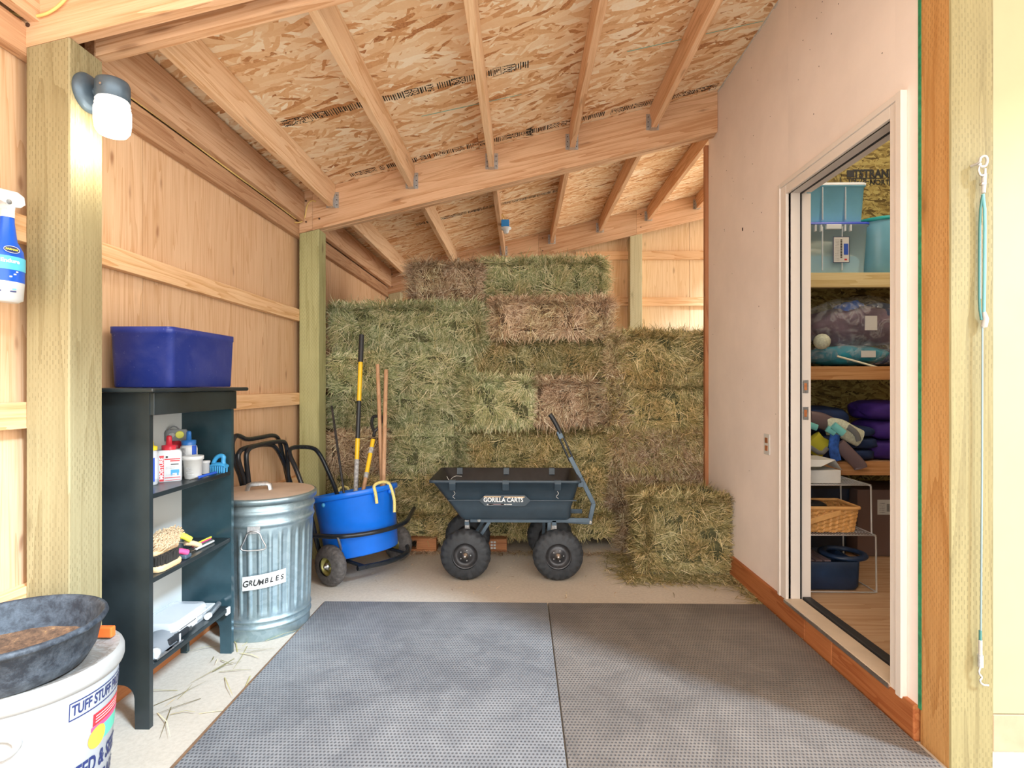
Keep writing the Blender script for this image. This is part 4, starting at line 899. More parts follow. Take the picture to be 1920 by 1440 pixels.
# paddle hair brush
a = onz(280, 906, ZA); e = onz(344, 890, ZA); a.z = ZA + .012; e.z = ZA + .012; a.x = min(a.x, -1.375); e.x = min(e.x, -1.40)
d = (e - a).normalized(); n_ = Vector((-d.y, d.x, 0))
t = thing('hair_brush', 'black paddle brush with thin dark bristles lying at the front of the upper shelf', 'brush', tuple((a + e) / 2))
b = MB(); prof = [(-.02, .012), (0, .026), (.05, .030), (.10, .029), (.14, .018), (.16, .010), (.24, .011), (.25, .006)]
s0 = a + d * .02
up_ = [s0 + d * u + n_ * w2 for u, w2 in prof]; dn = [s0 + d * u - n_ * w2 for u, w2 in prof][::-1]
poly = [(p.x, p.y) for p in up_ + dn]; b.prism(poly, 'Z', ZA + .001, ZA + .014, 'black_plastic'); b.build('brush_body', t, .003)
b = MB()
for i in range(13):
    for j in range(5): p = s0 + d * (.005 + i * .010) + n_ * (-.02 + j * .010); b.lathe([(.0011, 0), (.0008, .026)], (p.x, p.y, ZA + .013), 'bristle_dark', 4)
b.build('bristles', t)
a2 = onz(325, 899, ZA); e2 = onz(360, 892, ZA); a2.x = e2.x = -1.372
t = thing('blue_handle_tool', 'thin tool with round blue handle beside the paddle brush', 'tool', (a2.x, (a2.y + e2.y) / 2, ZA))
MB().tube([(a2.x, a2.y + .01, ZA + .007), (e2.x, a2.y + .07, ZA + .008), (e2.x, a2.y + .14, ZA + .007)], [.006], 'ink_blue', 10).build('handle', t)
MB().tube([(a2.x, a2.y - .05, ZA + .007), (a2.x, a2.y + .01, ZA + .007)], .003, 'steel', 8).build('shaft', t)

# ---- middle shelf: grooming brushes
ZB = .5405
def gbrush(lab, y0, x, z, L_, W_, tilt, bm, wm, flip=False, bl=.03):
    t = thing('grooming_brush', lab, 'brush', (x, y0 + L_ / 2, z), 'horse grooming brushes on the middle shelf')
    Mx = Matrix.Translation((x, y0 + L_ / 2, z)) @ Matrix.Rotation(tilt, 4, 'Y')
    k = -1 if flip else 1; za, zb = ((0, .022) if not flip else (bl, bl + .022))
    r0 = [Mx @ Vector((p.x, p.y, q)) for q in (za,) for p in rrect(0, 0, W_ / 2, L_ / 2, W_ * .48, 0)]
    b = MB(); rings = [[Mx @ Vector((p.x * s, p.y * s, q)) for p in rrect(0, 0, W_ / 2, L_ / 2, W_ * .48, 0)] for s, q in ((.94, za), (1, za + .005), (1, zb - .005), (.94, zb))]
    b.loft(rings, wm); b.build('brush_back', t)
    b = MB(); q0 = zb if not flip else za
    for i in range(24):
        for j in range(9):
            u = -L_ / 2 * .9 + L_ * .9 * i / 23; v = -W_ / 2 * .85 + W_ * .85 * j / 8
            if (u / (L_ / 2)) ** 2 + (v / (W_ / 2)) ** 2 > .95: continue
            p = Mx @ Vector((v, u, q0)); e = Mx @ Vector((v + U(-.006, .006), u + U(-.006, .006), q0 + k * bl)); b.bar(p, e, .0045, .0045, bm, (1, 0, .1))
    b.build('bristles', t); return t
gbrush('wooden brush lying bristles up with stiff black bristles at the front of the middle shelf', 2.02, -1.388, ZB + .001, .15, .06, 0, 'bristle_dark', 'brush_wood', bl=.036)
gbrush('tan bristle brush leaning on the black-bristled one, wooden rim showing', 2.03, -1.425, ZB + .068, .17, .07, math.radians(40), 'bristle_tan', 'brush_wood', bl=.022)
gbrush('tan fibre brush at the back, topmost of the brush pile', 2.10, -1.475, ZB + .066, .19, .07, math.radians(48), 'bristle_tan', 'brush_wood', bl=.030)
gbrush('low wooden brush supporting the pile at the back of the middle shelf', 2.08, -1.49, ZB + .001, .19, .07, 0, 'bristle_dark', 'brush_wood', bl=.04)
def pick(lab, px0, py0, px1, py1, X, m, r=.011):
    a = onx(px0, py0, X); e = onx(px1, py1, X + .03); a.z = max(a.z, ZB + r); e.z = max(e.z, ZB + r)
    t = thing('hoof_pick', lab, 'hoof pick', tuple((a + e) / 2), 'hoof picks on the middle shelf')
    MB().tube([a, a.lerp(e, .5) + Vector((0, 0, .004)), e], r, m, 12).build('handle', t)
    d = (a - e).normalized(); MB().tube([a, a + d * .035 + Vector((0, 0, -.002)), a + d * .05 + Vector((.0, 0, -.008))], .004, 'steel', 8).build('steel_hook', t)
    return t
pick('hoof pick with fat yellow handle on the middle shelf', 334, 1003, 357, 1012, -1.44, 'yellow_handle', .013)
pick('hoof pick with tan handle under the yellow one', 347, 1018, 375, 1025, -1.43, 'tan_handle', .0115)
pick('hoof pick with bright pink handle in front of the tan one', 326, 1034, 352, 1036, -1.40, 'pink_handle', .0115)
t = thing('small_blue_clip', 'small slate blue clip beside the wooden brush', 'clip', (-1.378, 2.20, ZB)); MB().box(-1.395, -1.362, 2.185, 2.225, ZB + .0005, ZB + .018, 'cart_frame').build('clip_body', t, .005)
for k, (yy, xx, m, lab) in enumerate(((2.36, -1.44, 'yellow_handle', 'thin pencil-like tool with yellow-green grip on the middle shelf'), (2.33, -1.425, 'pink_handle', 'thin tool with pink grip among the pencils on the middle shelf'), (2.32, -1.41, 'steel', 'thin steel scissors-like tool on the middle shelf'), (2.30, -1.393, 'off_white', 'flat white comb strip nearest the middle shelf edge'))):
    t = thing('slim_tool', lab, 'tool', (xx, yy + .05, ZB)); MB().bar((xx, yy, ZB + .007), (xx + .005, yy + .13, ZB + .007), .008, .008, m).build('shaft', t, .002)
    MB().bar((xx - .003, yy - .03, ZB + .0055), (xx, yy, ZB + .0055), .005, .005, 'steel').build('tip', t)
# ---- bottom shelf
ZC = .2225
t = thing('clear_zip_case', 'clear vinyl zip case with printed paper inside on the bottom shelf', 'case', (-1.46, 2.32, ZC))
tc2 = (-1.47, 2.27); b = MB(); b.loft([rrect(*tc2, .075, .115, .02, ZC + .001), rrect(*tc2, .082, .122, .024, ZC + .02), rrect(*tc2, .082, .122, .024, ZC + .058), rrect(*tc2, .074, .114, .02, ZC + .070)], 'vinyl'); b.build('vinyl_shell', t)
b = MB(); b.loft([rrect(*tc2, .066, .105, .015, ZC + .006), rrect(*tc2, .070, .110, .015, ZC + .06)], 'paper_white'); b.build('folded_contents', t)
MB().tube(rrect(*tc2, .084, .124, .024, ZC + .040), .003, 'off_white', 6, closed=True).build('zip', t)
q = tc2[0] + .0838
b = MB(); b.box(q, q + .001, 2.175, 2.30, ZC + .012, ZC + .044, 'paper_white')
random.seed(3)
for k in range(14): b.box(q + .001, q + .0016, 2.18 + k * .008, 2.185 + k * .008, ZC + .033, ZC + .041, 'ink_black')
b.build('printed_card', t)
t = thing('black_cover', 'dark grey curved plastic cover at the front left of the bottom shelf', 'cover', (-1.42, 2.09, ZC))
b = MB(); rings = []
for k in range(7):
    a = math.pi * k / 6; rings.append([Vector((-1.435 + .06 * math.cos(a), yy, ZC + .001 + .05 * math.sin(a))) for yy in (1.985, 2.02, 2.07, 2.12, 2.15)])
b.loft(rings, 'grey_plastic', False, False, closed=False); b.loft([[p - Vector((0, 0, .003)) for p in r] for r in rings], 'grey_plastic', False, False, closed=False); b.build('shell', t)
t = thing('hair_clippers', 'black electric clippers resting at the edge of the bottom shelf', 'clippers', (-1.40, 2.17, ZC))
MB().box(-1.425, -1.375, 2.10, 2.235, ZC + .0005, ZC + .030, 'black_plastic').build('clipper_body', t, .009)
MB().box(-1.420, -1.380, 2.235, 2.255, ZC + .004, ZC + .022, 'steel').build('blade', t, .002)
MB().box(-1.3745, -1.3725, 2.16, 2.168, ZC + .004, ZC + .028, 'white_plastic').build('switch', t)
t = thing('white_roll', 'small white roll at the front left corner of the bottom shelf', 'roll', (-1.375, 2.02, ZC)); MB().lathe([(.010, -.012), (.019, -.012), (.019, .012), (.010, .012)], (-1.378, 2.018, ZC + .0195), 'white_plastic', 24, 'Y').build('roll_body', t)
for k, (ya, yb, xx, m, lab) in enumerate(((2.00, 2.10, -1.362, 'steel', 'steel comb blade nearest the left panel on the bottom shelf'), (2.06, 2.16, -1.363, 'chrome', 'shiny steel scissors beside the clippers on the bottom shelf'))):
    t = thing('steel_tool', lab, 'tool', (xx, (ya + yb) / 2, ZC)); MB().bar((xx - .0, ya, ZC + .005), (xx, yb, ZC + .005), .012, .006, m).build('blade', t)
t = thing('slicker_tube', 'grey metal tube lying at the right end of the bottom shelf', 'tube', (-1.42, 2.45, ZC)); MB().tube([(-1.375, 2.36, ZC + .014), (-1.40, 2.49, ZC + .016)], .012, 'zinc', 14).build('tube_body', t); MB().lathe([(.013, 0), (.013, .02)], (-1.3745, 2.352, ZC + .014), 'white_plastic', 14, 'Y').build('cap', t)
t = thing('white_tray', 'flat pale tray behind the grey metal tube on the bottom shelf', 'tray', (-1.47, 2.45, ZC)); MB().box(-1.50, -1.42, 2.40, 2.50, ZC + .0005, ZC + .018, 'off_white').build('tray_body', t, .004)
MB().box(-1.362, -1.352, 2.475, 2.505, .19, .2225, 'white_plastic').build('shelf_bracket', bc, .002)

# ================================================================== TRASH CAN
cx, cy = -1.338, 2.825
tr = thing('trash_can', 'ribbed galvanized steel trash can with dusty lid and GRUMBLES tape', 'trash can', (cx, cy, 0))
prof = [(.212, 0), (.216, .006), (.216, .05)]
for k in range(9): prof.append((.217 + .006 * math.sin(math.pi * k / 8), .055 + .02 * k / 8))
prof += [(.218, .085)] + [(.218 + .005 * math.sin(math.pi * k / 6), .09 + .016 * k / 6) for k in range(7)]
prof += [(.219 + .012 * (z - .12) / .42, z) for z in np.linspace(.12, .54, 22)]
prof += [(.232, .550)] + [(.232 + .007 * math.sin(math.pi * k / 8), .555 + .03 * k / 8) for k in range(9)] + [(.234, .60)] + [(.234 + .007 * math.sin(math.pi * k / 8), .61 + .03 * k / 8) for k in range(9)] + [(.238, .665), (.238, .680)]
def flute(t, h, r):
    if .125 < h < .535:
        e = min(1, (h - .125) / .03, (.535 - h) / .03); s = max(0, math.cos(t * 30)); return r - .007 * e * (1 - s ** .6) + .001
    return r
MB().lathe(prof, (cx, cy, .001), 'galvanized', 360, fn=flute).build('can_body', tr)
b = MB(); b.lathe([(.246, -.026), (.249, -.028), (.250, -.004), (.247, .002), (.238, .004)], (cx, cy, .694), 'galvanized', 72, cap0=False, cap1=False); b.lathe([(.238, .004), (.20, .0045), (.10, .010), (.0, .014)], (cx, cy, .694), 'lid_dust', 72, cap0=False)
ld_ = b.build('lid', tr)
hd = ony(485, 912, cy); p0, p1 = Vector((cx - .055, cy - .02, .703)), Vector((cx + .055, cy + .01, .703)); off = Vector((-.02, -.03, 0))
MB().tube([p0 + off, p0 + off + Vector((.008, 0, .030)), p0 + off + Vector((.024, 0, .036)), p1 + off + Vector((-.024, 0, .036)), p1 + off + Vector((-.008, 0, .030)), p1 + off], .013, 'zinc', 8, flat=.25).build('lid_handle', ld_)
th0 = math.atan2(-cy, -cx)
def oncan(px, r, z):  # angle on the can seen at pixel px
    best = None
    for k in range(-70, 71):
        a = th0 + math.radians(k); X_, Y_ = cx + r * math.cos(a), cy + r * math.sin(a); q = ray(px, HOR); e = abs(X_ * q.y - Y_ * q.x)
        if best is None or e < best[0]: best = (e, a)
    return best[1]
at = oncan(496, .232, .45); zt = .300
def tape(u, v): a = at + (-u) / -.232; return (cx + .2325 * math.cos(at + u / .232), cy + .2325 * math.sin(at + u / .232), zt + v + .10 * u)
n = 14; V = []
for i in range(n + 1): u = -.100 + .200 * i / n; V += [tape(u, -.032), tape(u, .036)]
zt_ = zy(1052, 496, -1.26)
tp = MB().add(V, [(2 * i, 2 * i + 2, 2 * i + 3, 2 * i + 1) for i in range(n)], 'paper_white', True).build('masking_tape', tr)
def tape2(u, v): a = at + u / .232; return (cx + .2342 * math.cos(a), cy + .2342 * math.sin(a), zt + v + .10 * u)
random.seed(9)
x = -.083
for ch in 'GRUMBLES':
    s = .042 if ch in 'GU' else .034; an = U(-.12, .12); dyy = U(-.003, .003)
    text('handwriting', ch, s, 'ink_black', tp, lambda u, v, x=x, an=an, dyy=dyy: tape2(x + u * math.cos(an) - v * math.sin(an) + .15 * v, dyy + u * math.sin(an) + v * math.cos(an)), .0009, sx=.9); x += .0235
ah = oncan(476, .24, .5)
def cyl(a, r, z): return Vector((cx + r * math.cos(a), cy + r * math.sin(a), z))
hz = .535
MB().add([cyl(ah - .12, .241, hz), cyl(ah + .12, .241, hz), cyl(ah + .12, .241, hz + .035), cyl(ah - .12, .241, hz + .035)], [(0, 1, 2, 3)], 'zinc').build('handle_plate', tr)
MB().tube([cyl(ah - .10, .247, hz + .012), cyl(ah - .17, .25, hz - .035), cyl(ah - .24, .25, hz - .065), cyl(ah - .18, .25, hz - .078), cyl(ah + .18, .25, hz - .078), cyl(ah + .24, .25, hz - .065), cyl(ah + .17, .25, hz - .035), cyl(ah + .10, .247, hz + .012)], .004, 'steel', 8, closed=True, smooth_path=1).build('bail_handle', tr)
MB().bar(cyl(oncan(462, .24, .3), .2425, .0), cyl(oncan(462, .24, .3), .2425, .66), .004, .006, 'zinc', (1, 0, 0)).build('seam', tr) if False else None

# ================================================================== BLACK TUBE FRAMES behind the can
def px_path(pts, X): return [onx(a_, b_, X) for a_, b_ in pts]
fr = thing('cart_frame', 'folded black tubular cart frame leaning on the plywood behind the trash can', 'cart frame', (-1.53, 3.3, 0))
def loop(pts, X, foot, nm='tube_loop', r=.0135):
    P = px_path(pts, X); P = [P[0] + Vector((.03, -.02, -.35)), *P, P[-1] + Vector((.05, .03, -.40))]
    P[0].z = max(P[0].z, foot); P[-1].z = max(P[-1].z, foot); return MB().tube(P, r, 'black_tube', 12, smooth_path=2).build(nm, fr)
loop([(457, 908), (437, 860), (434, 832), (440, 817), (449, 817), (462, 825), (490, 820), (514, 815), (524, 824), (531, 860), (541, 905)], -1.555, .3)
loop([(462, 908), (447, 868), (446, 850), (456, 840), (500, 832), (520, 838), (545, 900)], -1.535, .3)
loop([(467, 908), (461, 860), (463, 845), (474, 836), (528, 826), (537, 832), (539, 860), (541, 905)], -1.515, .3)
MB().tube([onx(455, 845, -1.53), onx(540, 838, -1.53)], .010, 'black_tube', 10).build('cross_bar', fr) if False else None
MB().box(-1.56, -1.45, 3.12, 3.62, .30, .33, 'black_paint').build('foot_bar', fr, .004)
for yy in (3.14, 3.56): MB().box(-1.55, -1.52, yy, yy + .03, 0, .30, 'black_paint').build('frame_leg', fr, .003)

# ================================================================== MUCK BUCKET CART
def wheel(parent, c, axis, R_, W_, tm, hubm, hubr, lug=.0, side=-1, dish=.4, tread=26):
    """c = centre, axis = unit vector of the axle; side = which way the visible hub faces"""
    ax = Vector(axis).normalized(); rot = ax.to_track_quat('Y', 'Z').to_matrix().to_4x4(); Mx = Matrix.Translation(c) @ rot
    w = thing_child('wheel', parent, c)
    b = MB(); rings = []; nn = 14; r1 = hubr * 1.02
    prof = []
    for k in range(nn + 1):
        a = -math.pi * .5 + math.pi * k / nn; prof.append((R_ - (R_ - r1) * (1 - abs(math.cos(a)) ** .55) if True else 0, W_ / 2 * math.sin(a) * (1.0 if abs(a) > .9 else 1.0)))
    prof2 = [(r1 + (R_ - r1) * (math.cos(math.asin(max(-1, min(1, h / (W_ / 2)))))) ** .62, h) for h in np.linspace(-W_ / 2, W_ / 2, 17)]
    def fn(t, h, r):
        e = (r - r1) / (R_ - r1)
        if e > .72:
            k = 1 if math.sin(t * tread + (math.pi if abs(h) < W_ * .16 else 0)) > -.25 else 0
            return r - (.0 if k else lug)
        return r + .0008 * math.sin(t * tread * 2) * (e > .4)
    b.lathe(prof2, (0, 0, 0), tm, tread * 8, 'Y', fn, False, False); b.v = [tuple(Mx @ Vector(p)) for p in b.v]; b.build('tyre', w)
    b = MB(); s = side
    hp = [(hubr * 1.04, s * W_ * .36), (hubr * .98, s * W_ * .38), (hubr * .92, s * W_ * .30), (hubr * .80, s * W_ * .16), (hubr * .62, s * W_ * .12), (hubr * .50, s * W_ * .22), (hubr * .30, s * W_ * .26), (hubr * .20, s * W_ * .34), (.0, s * W_ * .36)]
    b.lathe(hp, (0, 0, 0), hubm, 48, 'Y', None, False, False); b.lathe([(hubr * 1.04, -s * W_ * .36), (hubr * .7, -s * W_ * .2), (0, -s * W_ * .2)], (0, 0, 0), hubm, 32, 'Y', None, False, False)
    b.v = [tuple(Mx @ Vector(p)) for p in b.v]; h_ = b.build('rim', w)
    b = MB(); b.lathe([(.0, s * W_ * .62), (.009, s * W_ * .60), (.010, s * W_ * .46), (.020, s * W_ * .44), (.021, s * W_ * .30)], (0, 0, 0), 'steel', 20, 'Y', None, False, False)
    for k in range(5):
        a = k * 1.2566; b.lathe([(.004, s * W_ * .30), (.004, s * W_ * .2)], (hubr * .42 * math.cos(a), 0, hubr * .42 * math.sin(a)), 'steel', 8, 'Y')
    b.v = [tuple(Mx @ Vector(p)) for p in b.v]; b.build('axle_nut', h_) if False else b.build('axle_nut', w)
    return w
def thing_child(nm, parent, c):
    o = bpy.data.objects.new(nm, None); COL.objects.link(o); o.parent = parent; o.location = tuple(Vector(c) - Vector(WL[parent])); WL[o] = tuple(c); o.empty_display_size = .05; return o
uL, uR = onz(620, 1098), onz(745, 1050)
mc = thing('muck_cart', 'two-wheeled black tubular muck cart holding the blue bucket', 'cart', tuple((uL + uR) / 2))
U_ = (uR - uL).normalized(); V_ = Vector((-U_.y, U_.x, 0)); MID = (uL + uR) / 2
def lc(x, y, z): return MID + U_ * x + V_ * y + Vector((0, 0, z))
hl = (uR - uL).length / 2; RW = .127
wheel(mc, lc(-hl + .0, 0, RW), U_, RW, .085, 'tyre_dusty', 'hub_gold', .056, .003, -1, tread=22)
wheel(mc, lc(hl + .0, 0, RW), U_, RW, .085, 'tyre_dusty', 'hub_gold', .056, .003, -1, tread=22)
MB().tube([lc(-hl, 0, RW), lc(hl, 0, RW)], .011, 'black_tube', 12).build('axle', mc)
pf = [(598, 1002, 3.34), (622, 1004, 3.30), (659, 1002, 3.33), (690, 994, 3.42), (712, 985, 3.55), (745, 974, 3.72), (766, 967, 3.86)]
F_ = [lc(*q_) for q_ in ((-.36, .12, .31), (-.345, .03, .318), (-.32, -.10, .325), (-.22, -.20, .33), (-.05, -.265, .335), (.12, -.25, .34), (.24, -.17, .35), (.38, -.08, .362))]
MB().tube(F_, .015, 'black_tube', 12, smooth_path=2).build('front_hoop', mc)
MB().tube([F_[2], lc(-hl + .09, -.02, RW + .01)], .009, 'steel', 10).build('hoop_strut', mc)
MB().tube([lc(-.22, -.16, .115), lc(0, -.22, .105), lc(.20, -.20, .11), lc(.30, -.08, .125)], .016, 'black_tube', 12, smooth_path=2).build('base_bar', mc)
MB().tube([lc(-.2, .16, .13), lc(.2, .16, .13)], .014, 'black_tube', 12).build('base_bar', mc)
for s in (-1, 1): MB().tube([lc(s * .17, -.19, .112), lc(s * .17, .17, .13)], .012, 'black_tube', 10).build('base_rail', mc)
h = [(600, 1040, 3.50), (590, 1000, 3.44), (578, 945, 3.40), (556, 880, 3.42), (541, 850, 3.46), (545, 838, 3.52), (585, 838, 3.72), (598, 848, 3.76), (612, 876, 3.78), (630, 918, 3.80), (650, 985, 3.80)]
HP = [ony(a_, b_, y_) for a_, b_, y_ in h]; HP.append(lc(.20, .17, .13)); HP.insert(0, lc(-.2, .16, .14))
MB().tube(HP, .0145, 'black_tube', 12, smooth_path=2).build('handle', mc)
MB().box(*sorted((lc(-hl + .05, 0, 0).x - .05, lc(-hl + .05, 0, 0).x + .0)), 3.40, 3.46, .10, .24, 'black_paint').build('axle_bracket', mc, .003)
# the blue bucket
bk = thing('muck_bucket', 'bright blue round muck bucket with yellow rope handles, tilted in the cart', 'bucket', tuple(lc(-.03, .03, .16)))
tilt = Matrix.Translation(lc(-.035, -.005, .150)) @ Matrix.Rotation(math.radians(11.5), 4, Vector((-U_.x, -U_.y, 0)))
def bx_(b): b.v = [tuple(tilt @ Vector(p)) for p in b.v]; return b
b = MB(); b.lathe([(.0, 0), (.222, 0), (.232, .008), (.262, .365), (.264, .368), (.278, .372), (.283, .374), (.284, .402), (.281, .405), (.262, .405), (.256, .398), (.226, .014), (.0, .012)], (0, 0, 0), 'bucket_blue', 96); bx_(b).build('bucket_body', bk)
def tubx(p): return tilt @ Vector(p)
def bang(px, r, z):
    best = None
    for k in range(-180, 180):
        a = math.radians(k); P_ = tubx((r * math.cos(a), r * math.sin(a), z)); q = ray(px, HOR); e = abs(P_.x * q.y - P_.y * q.x)
        if math.cos(a) * U_.y * -0 + P_.y < lc(0, 0, 0).y + .02 and (best is None or e < best[0]): best = (e, a)
    return best[1]
a1, a2 = bang(700, .27, .39), bang(728, .27, .39)
def rp(a, r, z): return tubx((r * math.cos(a), r * math.sin(a), z))
rope = MB().tube([rp(a1, .290, .305), rp(a1, .292, .34), rp(a1, .292, .375), rp(a1, .276, .420), rp((a1 + a2) / 2, .272, .432), rp(a2, .276, .420), rp(a2, .292, .375), rp(a2, .302, .30), rp(a2 - .05, .306, .265), rp(a2 - .08, .306, .225)], .010, 'rope', 10, smooth_path=2)
rope.build('rope_handle', bk)
for a in (a1, a2): MB().ball(rp(a, .279, .36), .016, 'bucket_blue').build('rope_lug', bk)
a3 = a1 + math.pi * .95
MB().tube([rp(a3 - .14, .27, .40), rp(a3 - .1, .27, .430), rp(a3 + .1, .27, .430), rp(a3 + .14, .27, .40)], .010, 'rope', 10, smooth_path=1).build('rope_handle', bk)
a4 = bang(604, .28, .36)
MB().ball(rp(a4, .272, .352), (.012, .010, .014), 'sky_plastic').build('clip', bk)
# tools standing in the bucket
def tool_line(pa, ya, pb_, yb): return ony(*pa, ya), ony(*pb_, yb)
def shaft(t, a, e, f0, f1, r, m, nm): return MB().tube([a.lerp(e, f0), a.lerp(e, f1)], r, m, 14).build(nm, t)
base = Vector(tubx((0, 0, .02)))
ft = thing('long_fork', 'tall fork with black and yellow banded handle standing in the blue bucket', 'garden fork', tuple(base + Vector((-.02, .1, 0))), 'tools in the blue bucket')
a, e = ony(678, 628, 3.88), base + Vector((-.03, -.02, .0)); e = a + (ony(667, 915, 3.68) - a) * 1.22; 
L1 = [0, .105, .32, .52, .62, .78]
Lx = (e - a).length
fz = lambda py: (a.z - ony(672, py, 3.75).z) / (a.z - e.z)
shaft(ft, a, e, 0, fz(678), .0185, 'black_plastic', 'grip'); shaft(ft, a, e, fz(678), fz(752), .0155, 'fork_yellow', 'handle_band'); shaft(ft, a, e, fz(752), fz(822), .0155, 'black_plastic', 'handle_band'); shaft(ft, a, e, fz(822), fz(860), .0155, 'fork_yellow', 'handle_band')
shaft(ft, a, e, fz(860), fz(918), .0155, 'tape_grey', 'taped_socket'); shaft(ft, a, e, fz(918), 1, .009, 'steel', 'shank')
ds = thing('d_handle_spade', 'short yellow shovel with black D-shaped grip standing in the blue bucket', 'shovel', tuple(base + Vector((.02, .05, 0))), 'tools in the blue bucket')
a, e0 = ony(703, 806, 3.80), ony(683, 910, 3.62); e = a + (e0 - a) * 1.5
shaft(ds, a, e, .12, .22, .0145, 'fork_yellow', 'handle_band'); shaft(ds, a, e, .22, .29, .016, 'tape_grey', 'sticker_band'); shaft(ds, a, e, .29, .52, .0145, 'fork_yellow', 'handle_band'); shaft(ds, a, e, .52, .58, .015, 'tape_grey', 'handle_band'); shaft(ds, a, e, .58, 1, .013, 'ash_handle', 'shank')
d = (a - e).normalized(); sx_ = Vector((1, -.2, 0)).normalized(); c0 = a
MB().tube([c0 - d * .05, c0 - d * .01, c0 + d * .015 - sx_ * .022, c0 + d * .05 - sx_ * .036, c0 + d * .095 - sx_ * .036, c0 + d * .105 - sx_ * .028, c0 + d * .105 + sx_ * .028, c0 + d * .095 + sx_ * .036, c0 + d * .05 + sx_ * .036, c0 + d * .015 + sx_ * .022, c0 - d * .01], .0115, 'black_plastic', 10, smooth_path=1).build('d_grip', ds)
for nm, lab, pa, ya, pe, ye, r, m in (('broom_handle', 'round pale wooden tool handle, the taller left one of the pair in the blue bucket', (708, 684), 3.84, (716, 905), 3.74, .0135, 'ash_handle'), ('broom_handle', 'round reddish wooden tool handle, the shorter right one of the pair', (724, 694), 3.86, (719, 905), 3.70, .0145, 'ash_handle'), ('metal_rod', 'thin rusty grey metal rod leaning in the bucket nearest the green post', (622, 762), 3.80, (644, 918), 3.64, .008, 'hub_dark')):
    a, e0 = ony(*pa, ya), ony(*pe, ye); e = a + (e0 - a) * 1.15; t = thing(nm, lab, 'tool handle', tuple(e), 'tools in the blue bucket')
    MB().tube([a + (e - a).normalized() * -.004, a, e], [r * .7, r, r], m, 14).build('shaft', t)
    MB().lathe([(r * 1.15, -.01), (r * 1.2, .02)], e, 'steel', 12).build('ferrule', t)

# ================================================================== DUMP CART
wl_, wr_ = onz(873, 1087), onz(1046, 1087)
YF = (wl_.y + wr_.y) / 2; xl, xr = wl_.x, wr_.x; RW2 = .163; YB = YF + .44
dc = thing('dump_cart', 'dark blue-grey poly garden dump cart with four pneumatic wheels', 'garden cart', ((xl + xr) / 2, YF + .22, 0))
for (x_, y_) in ((xl, YF), (xr, YF), (xl - .03, YB), (xr - .03, YB)): wheel(dc, Vector((x_, y_, RW2)), (0, 1, 0), RW2, .10, 'tyre', 'hub_dark', .082, .006, -1, tread=20)
for x_ in (xl, xr - .0): MB().tube([(x_, YF - .02, RW2), (x_ - .03, YB, RW2)], .011, 'hub_dark', 12).build('axle', dc)
zf = ony(945, 977, YF + .06).z
def fp(px, py, y_): return ony(px, py, y_)
for y_ in (YF + .09, YB - .09):
    k = 0 if y_ < YF + .2 else -.02
    MB().bar((xl + .02 + k, y_, zf + .0), (ony(1105, 978, YF + .1).x + k, y_, zf), .022, .030, 'cart_frame').build('frame_rail', dc, .003)
    MB().bar((xl + .0 + k, y_, RW2), (xl + .0 + k, y_, zf), .028, .022, 'tape_grey', (0, 1, 0)).build('leg_bracket', dc, .002)
    MB().bar((xl + .035 + k, y_, RW2 + .01), (xl + .155 + k, y_, zf), .022, .016, 'cart_frame', (0, 1, 0)).build('brace', dc, .002)
    MB().bar((xr - .01 + k, y_, RW2), (xr - .02 + k, y_, zf), .03, .022, 'tape_grey', (0, 1, 0)).build('leg_bracket', dc, .002)
    MB().bar((xr - .06 + k, y_, RW2 + .02), (xr - .05 + k, y_, zf), .022, .018, 'cart_frame', (0, 1, 0)).build('brace', dc, .002)
for x_ in (xl + .0, xr - .02): MB().bar((x_, YF + .07, zf - .02), (x_, YB - .07, zf - .02), .03, .022, 'cart_frame').build('cross_member', dc, .002)
MB().lathe([(.0, -.006), (.011, -.005), (.012, .0)], (ony(898, 978, YF + .075).x, YF + .077, zf), 'off_white', 16, 'Y').build('pivot_bolt', dc)
# tub
yf, yb = YF - .045, YF + .50
rim_z = ony(945, 901, yf).z
TL, TR = ony(803, 901, yf).x, ony(1091, 901, yf).x; BL, BR = ony(860, 970, yf + .05).x, ony(1071, 970, yf + .05).x; bz = zf + .018
def ring_(xa, xb, ya, yb_, z, r=.03): return rrect((xa + xb) / 2, (ya + yb_) / 2, (xb - xa) / 2, (yb_ - ya) / 2, r, z)
tub = thing_child('tub', dc, ((TL + TR) / 2, (yf + yb) / 2, bz))
b = MB(); b.loft([ring_(BL + .02, BR - .012, yf + .07, yb - .07, bz, .03), ring_(BL, BR, yf + .055, yb - .055, bz + .02, .04), ring_(BL - .045, BR + .004, yf + .045, yb - .045, bz + .085, .04), ring_(TL + .022, TR - .012, yf + .022, yb - .022, rim_z - .02, .035), ring_(TL, TR, yf, yb, rim_z - .018, .035), ring_(TL, TR, yf, yb, rim_z - .004, .035), ring_(TL + .004, TR - .004, yf + .004, yb - .004, rim_z, .035)], 'poly_cart', cap1=False); b.build('tub_outside', tub)
b = MB(); b.loft([ring_(TL + .004, TR - .004, yf + .004, yb - .004, rim_z, .035), ring_(TL + .03, TR - .03, yf + .03, yb - .03, rim_z - .004, .035), ring_(BL + .0, BR - .012, yf + .065, yb - .065, bz + .03, .03)], 'poly_cart_inside', cap0=False); b.build('tub_inside', tub)
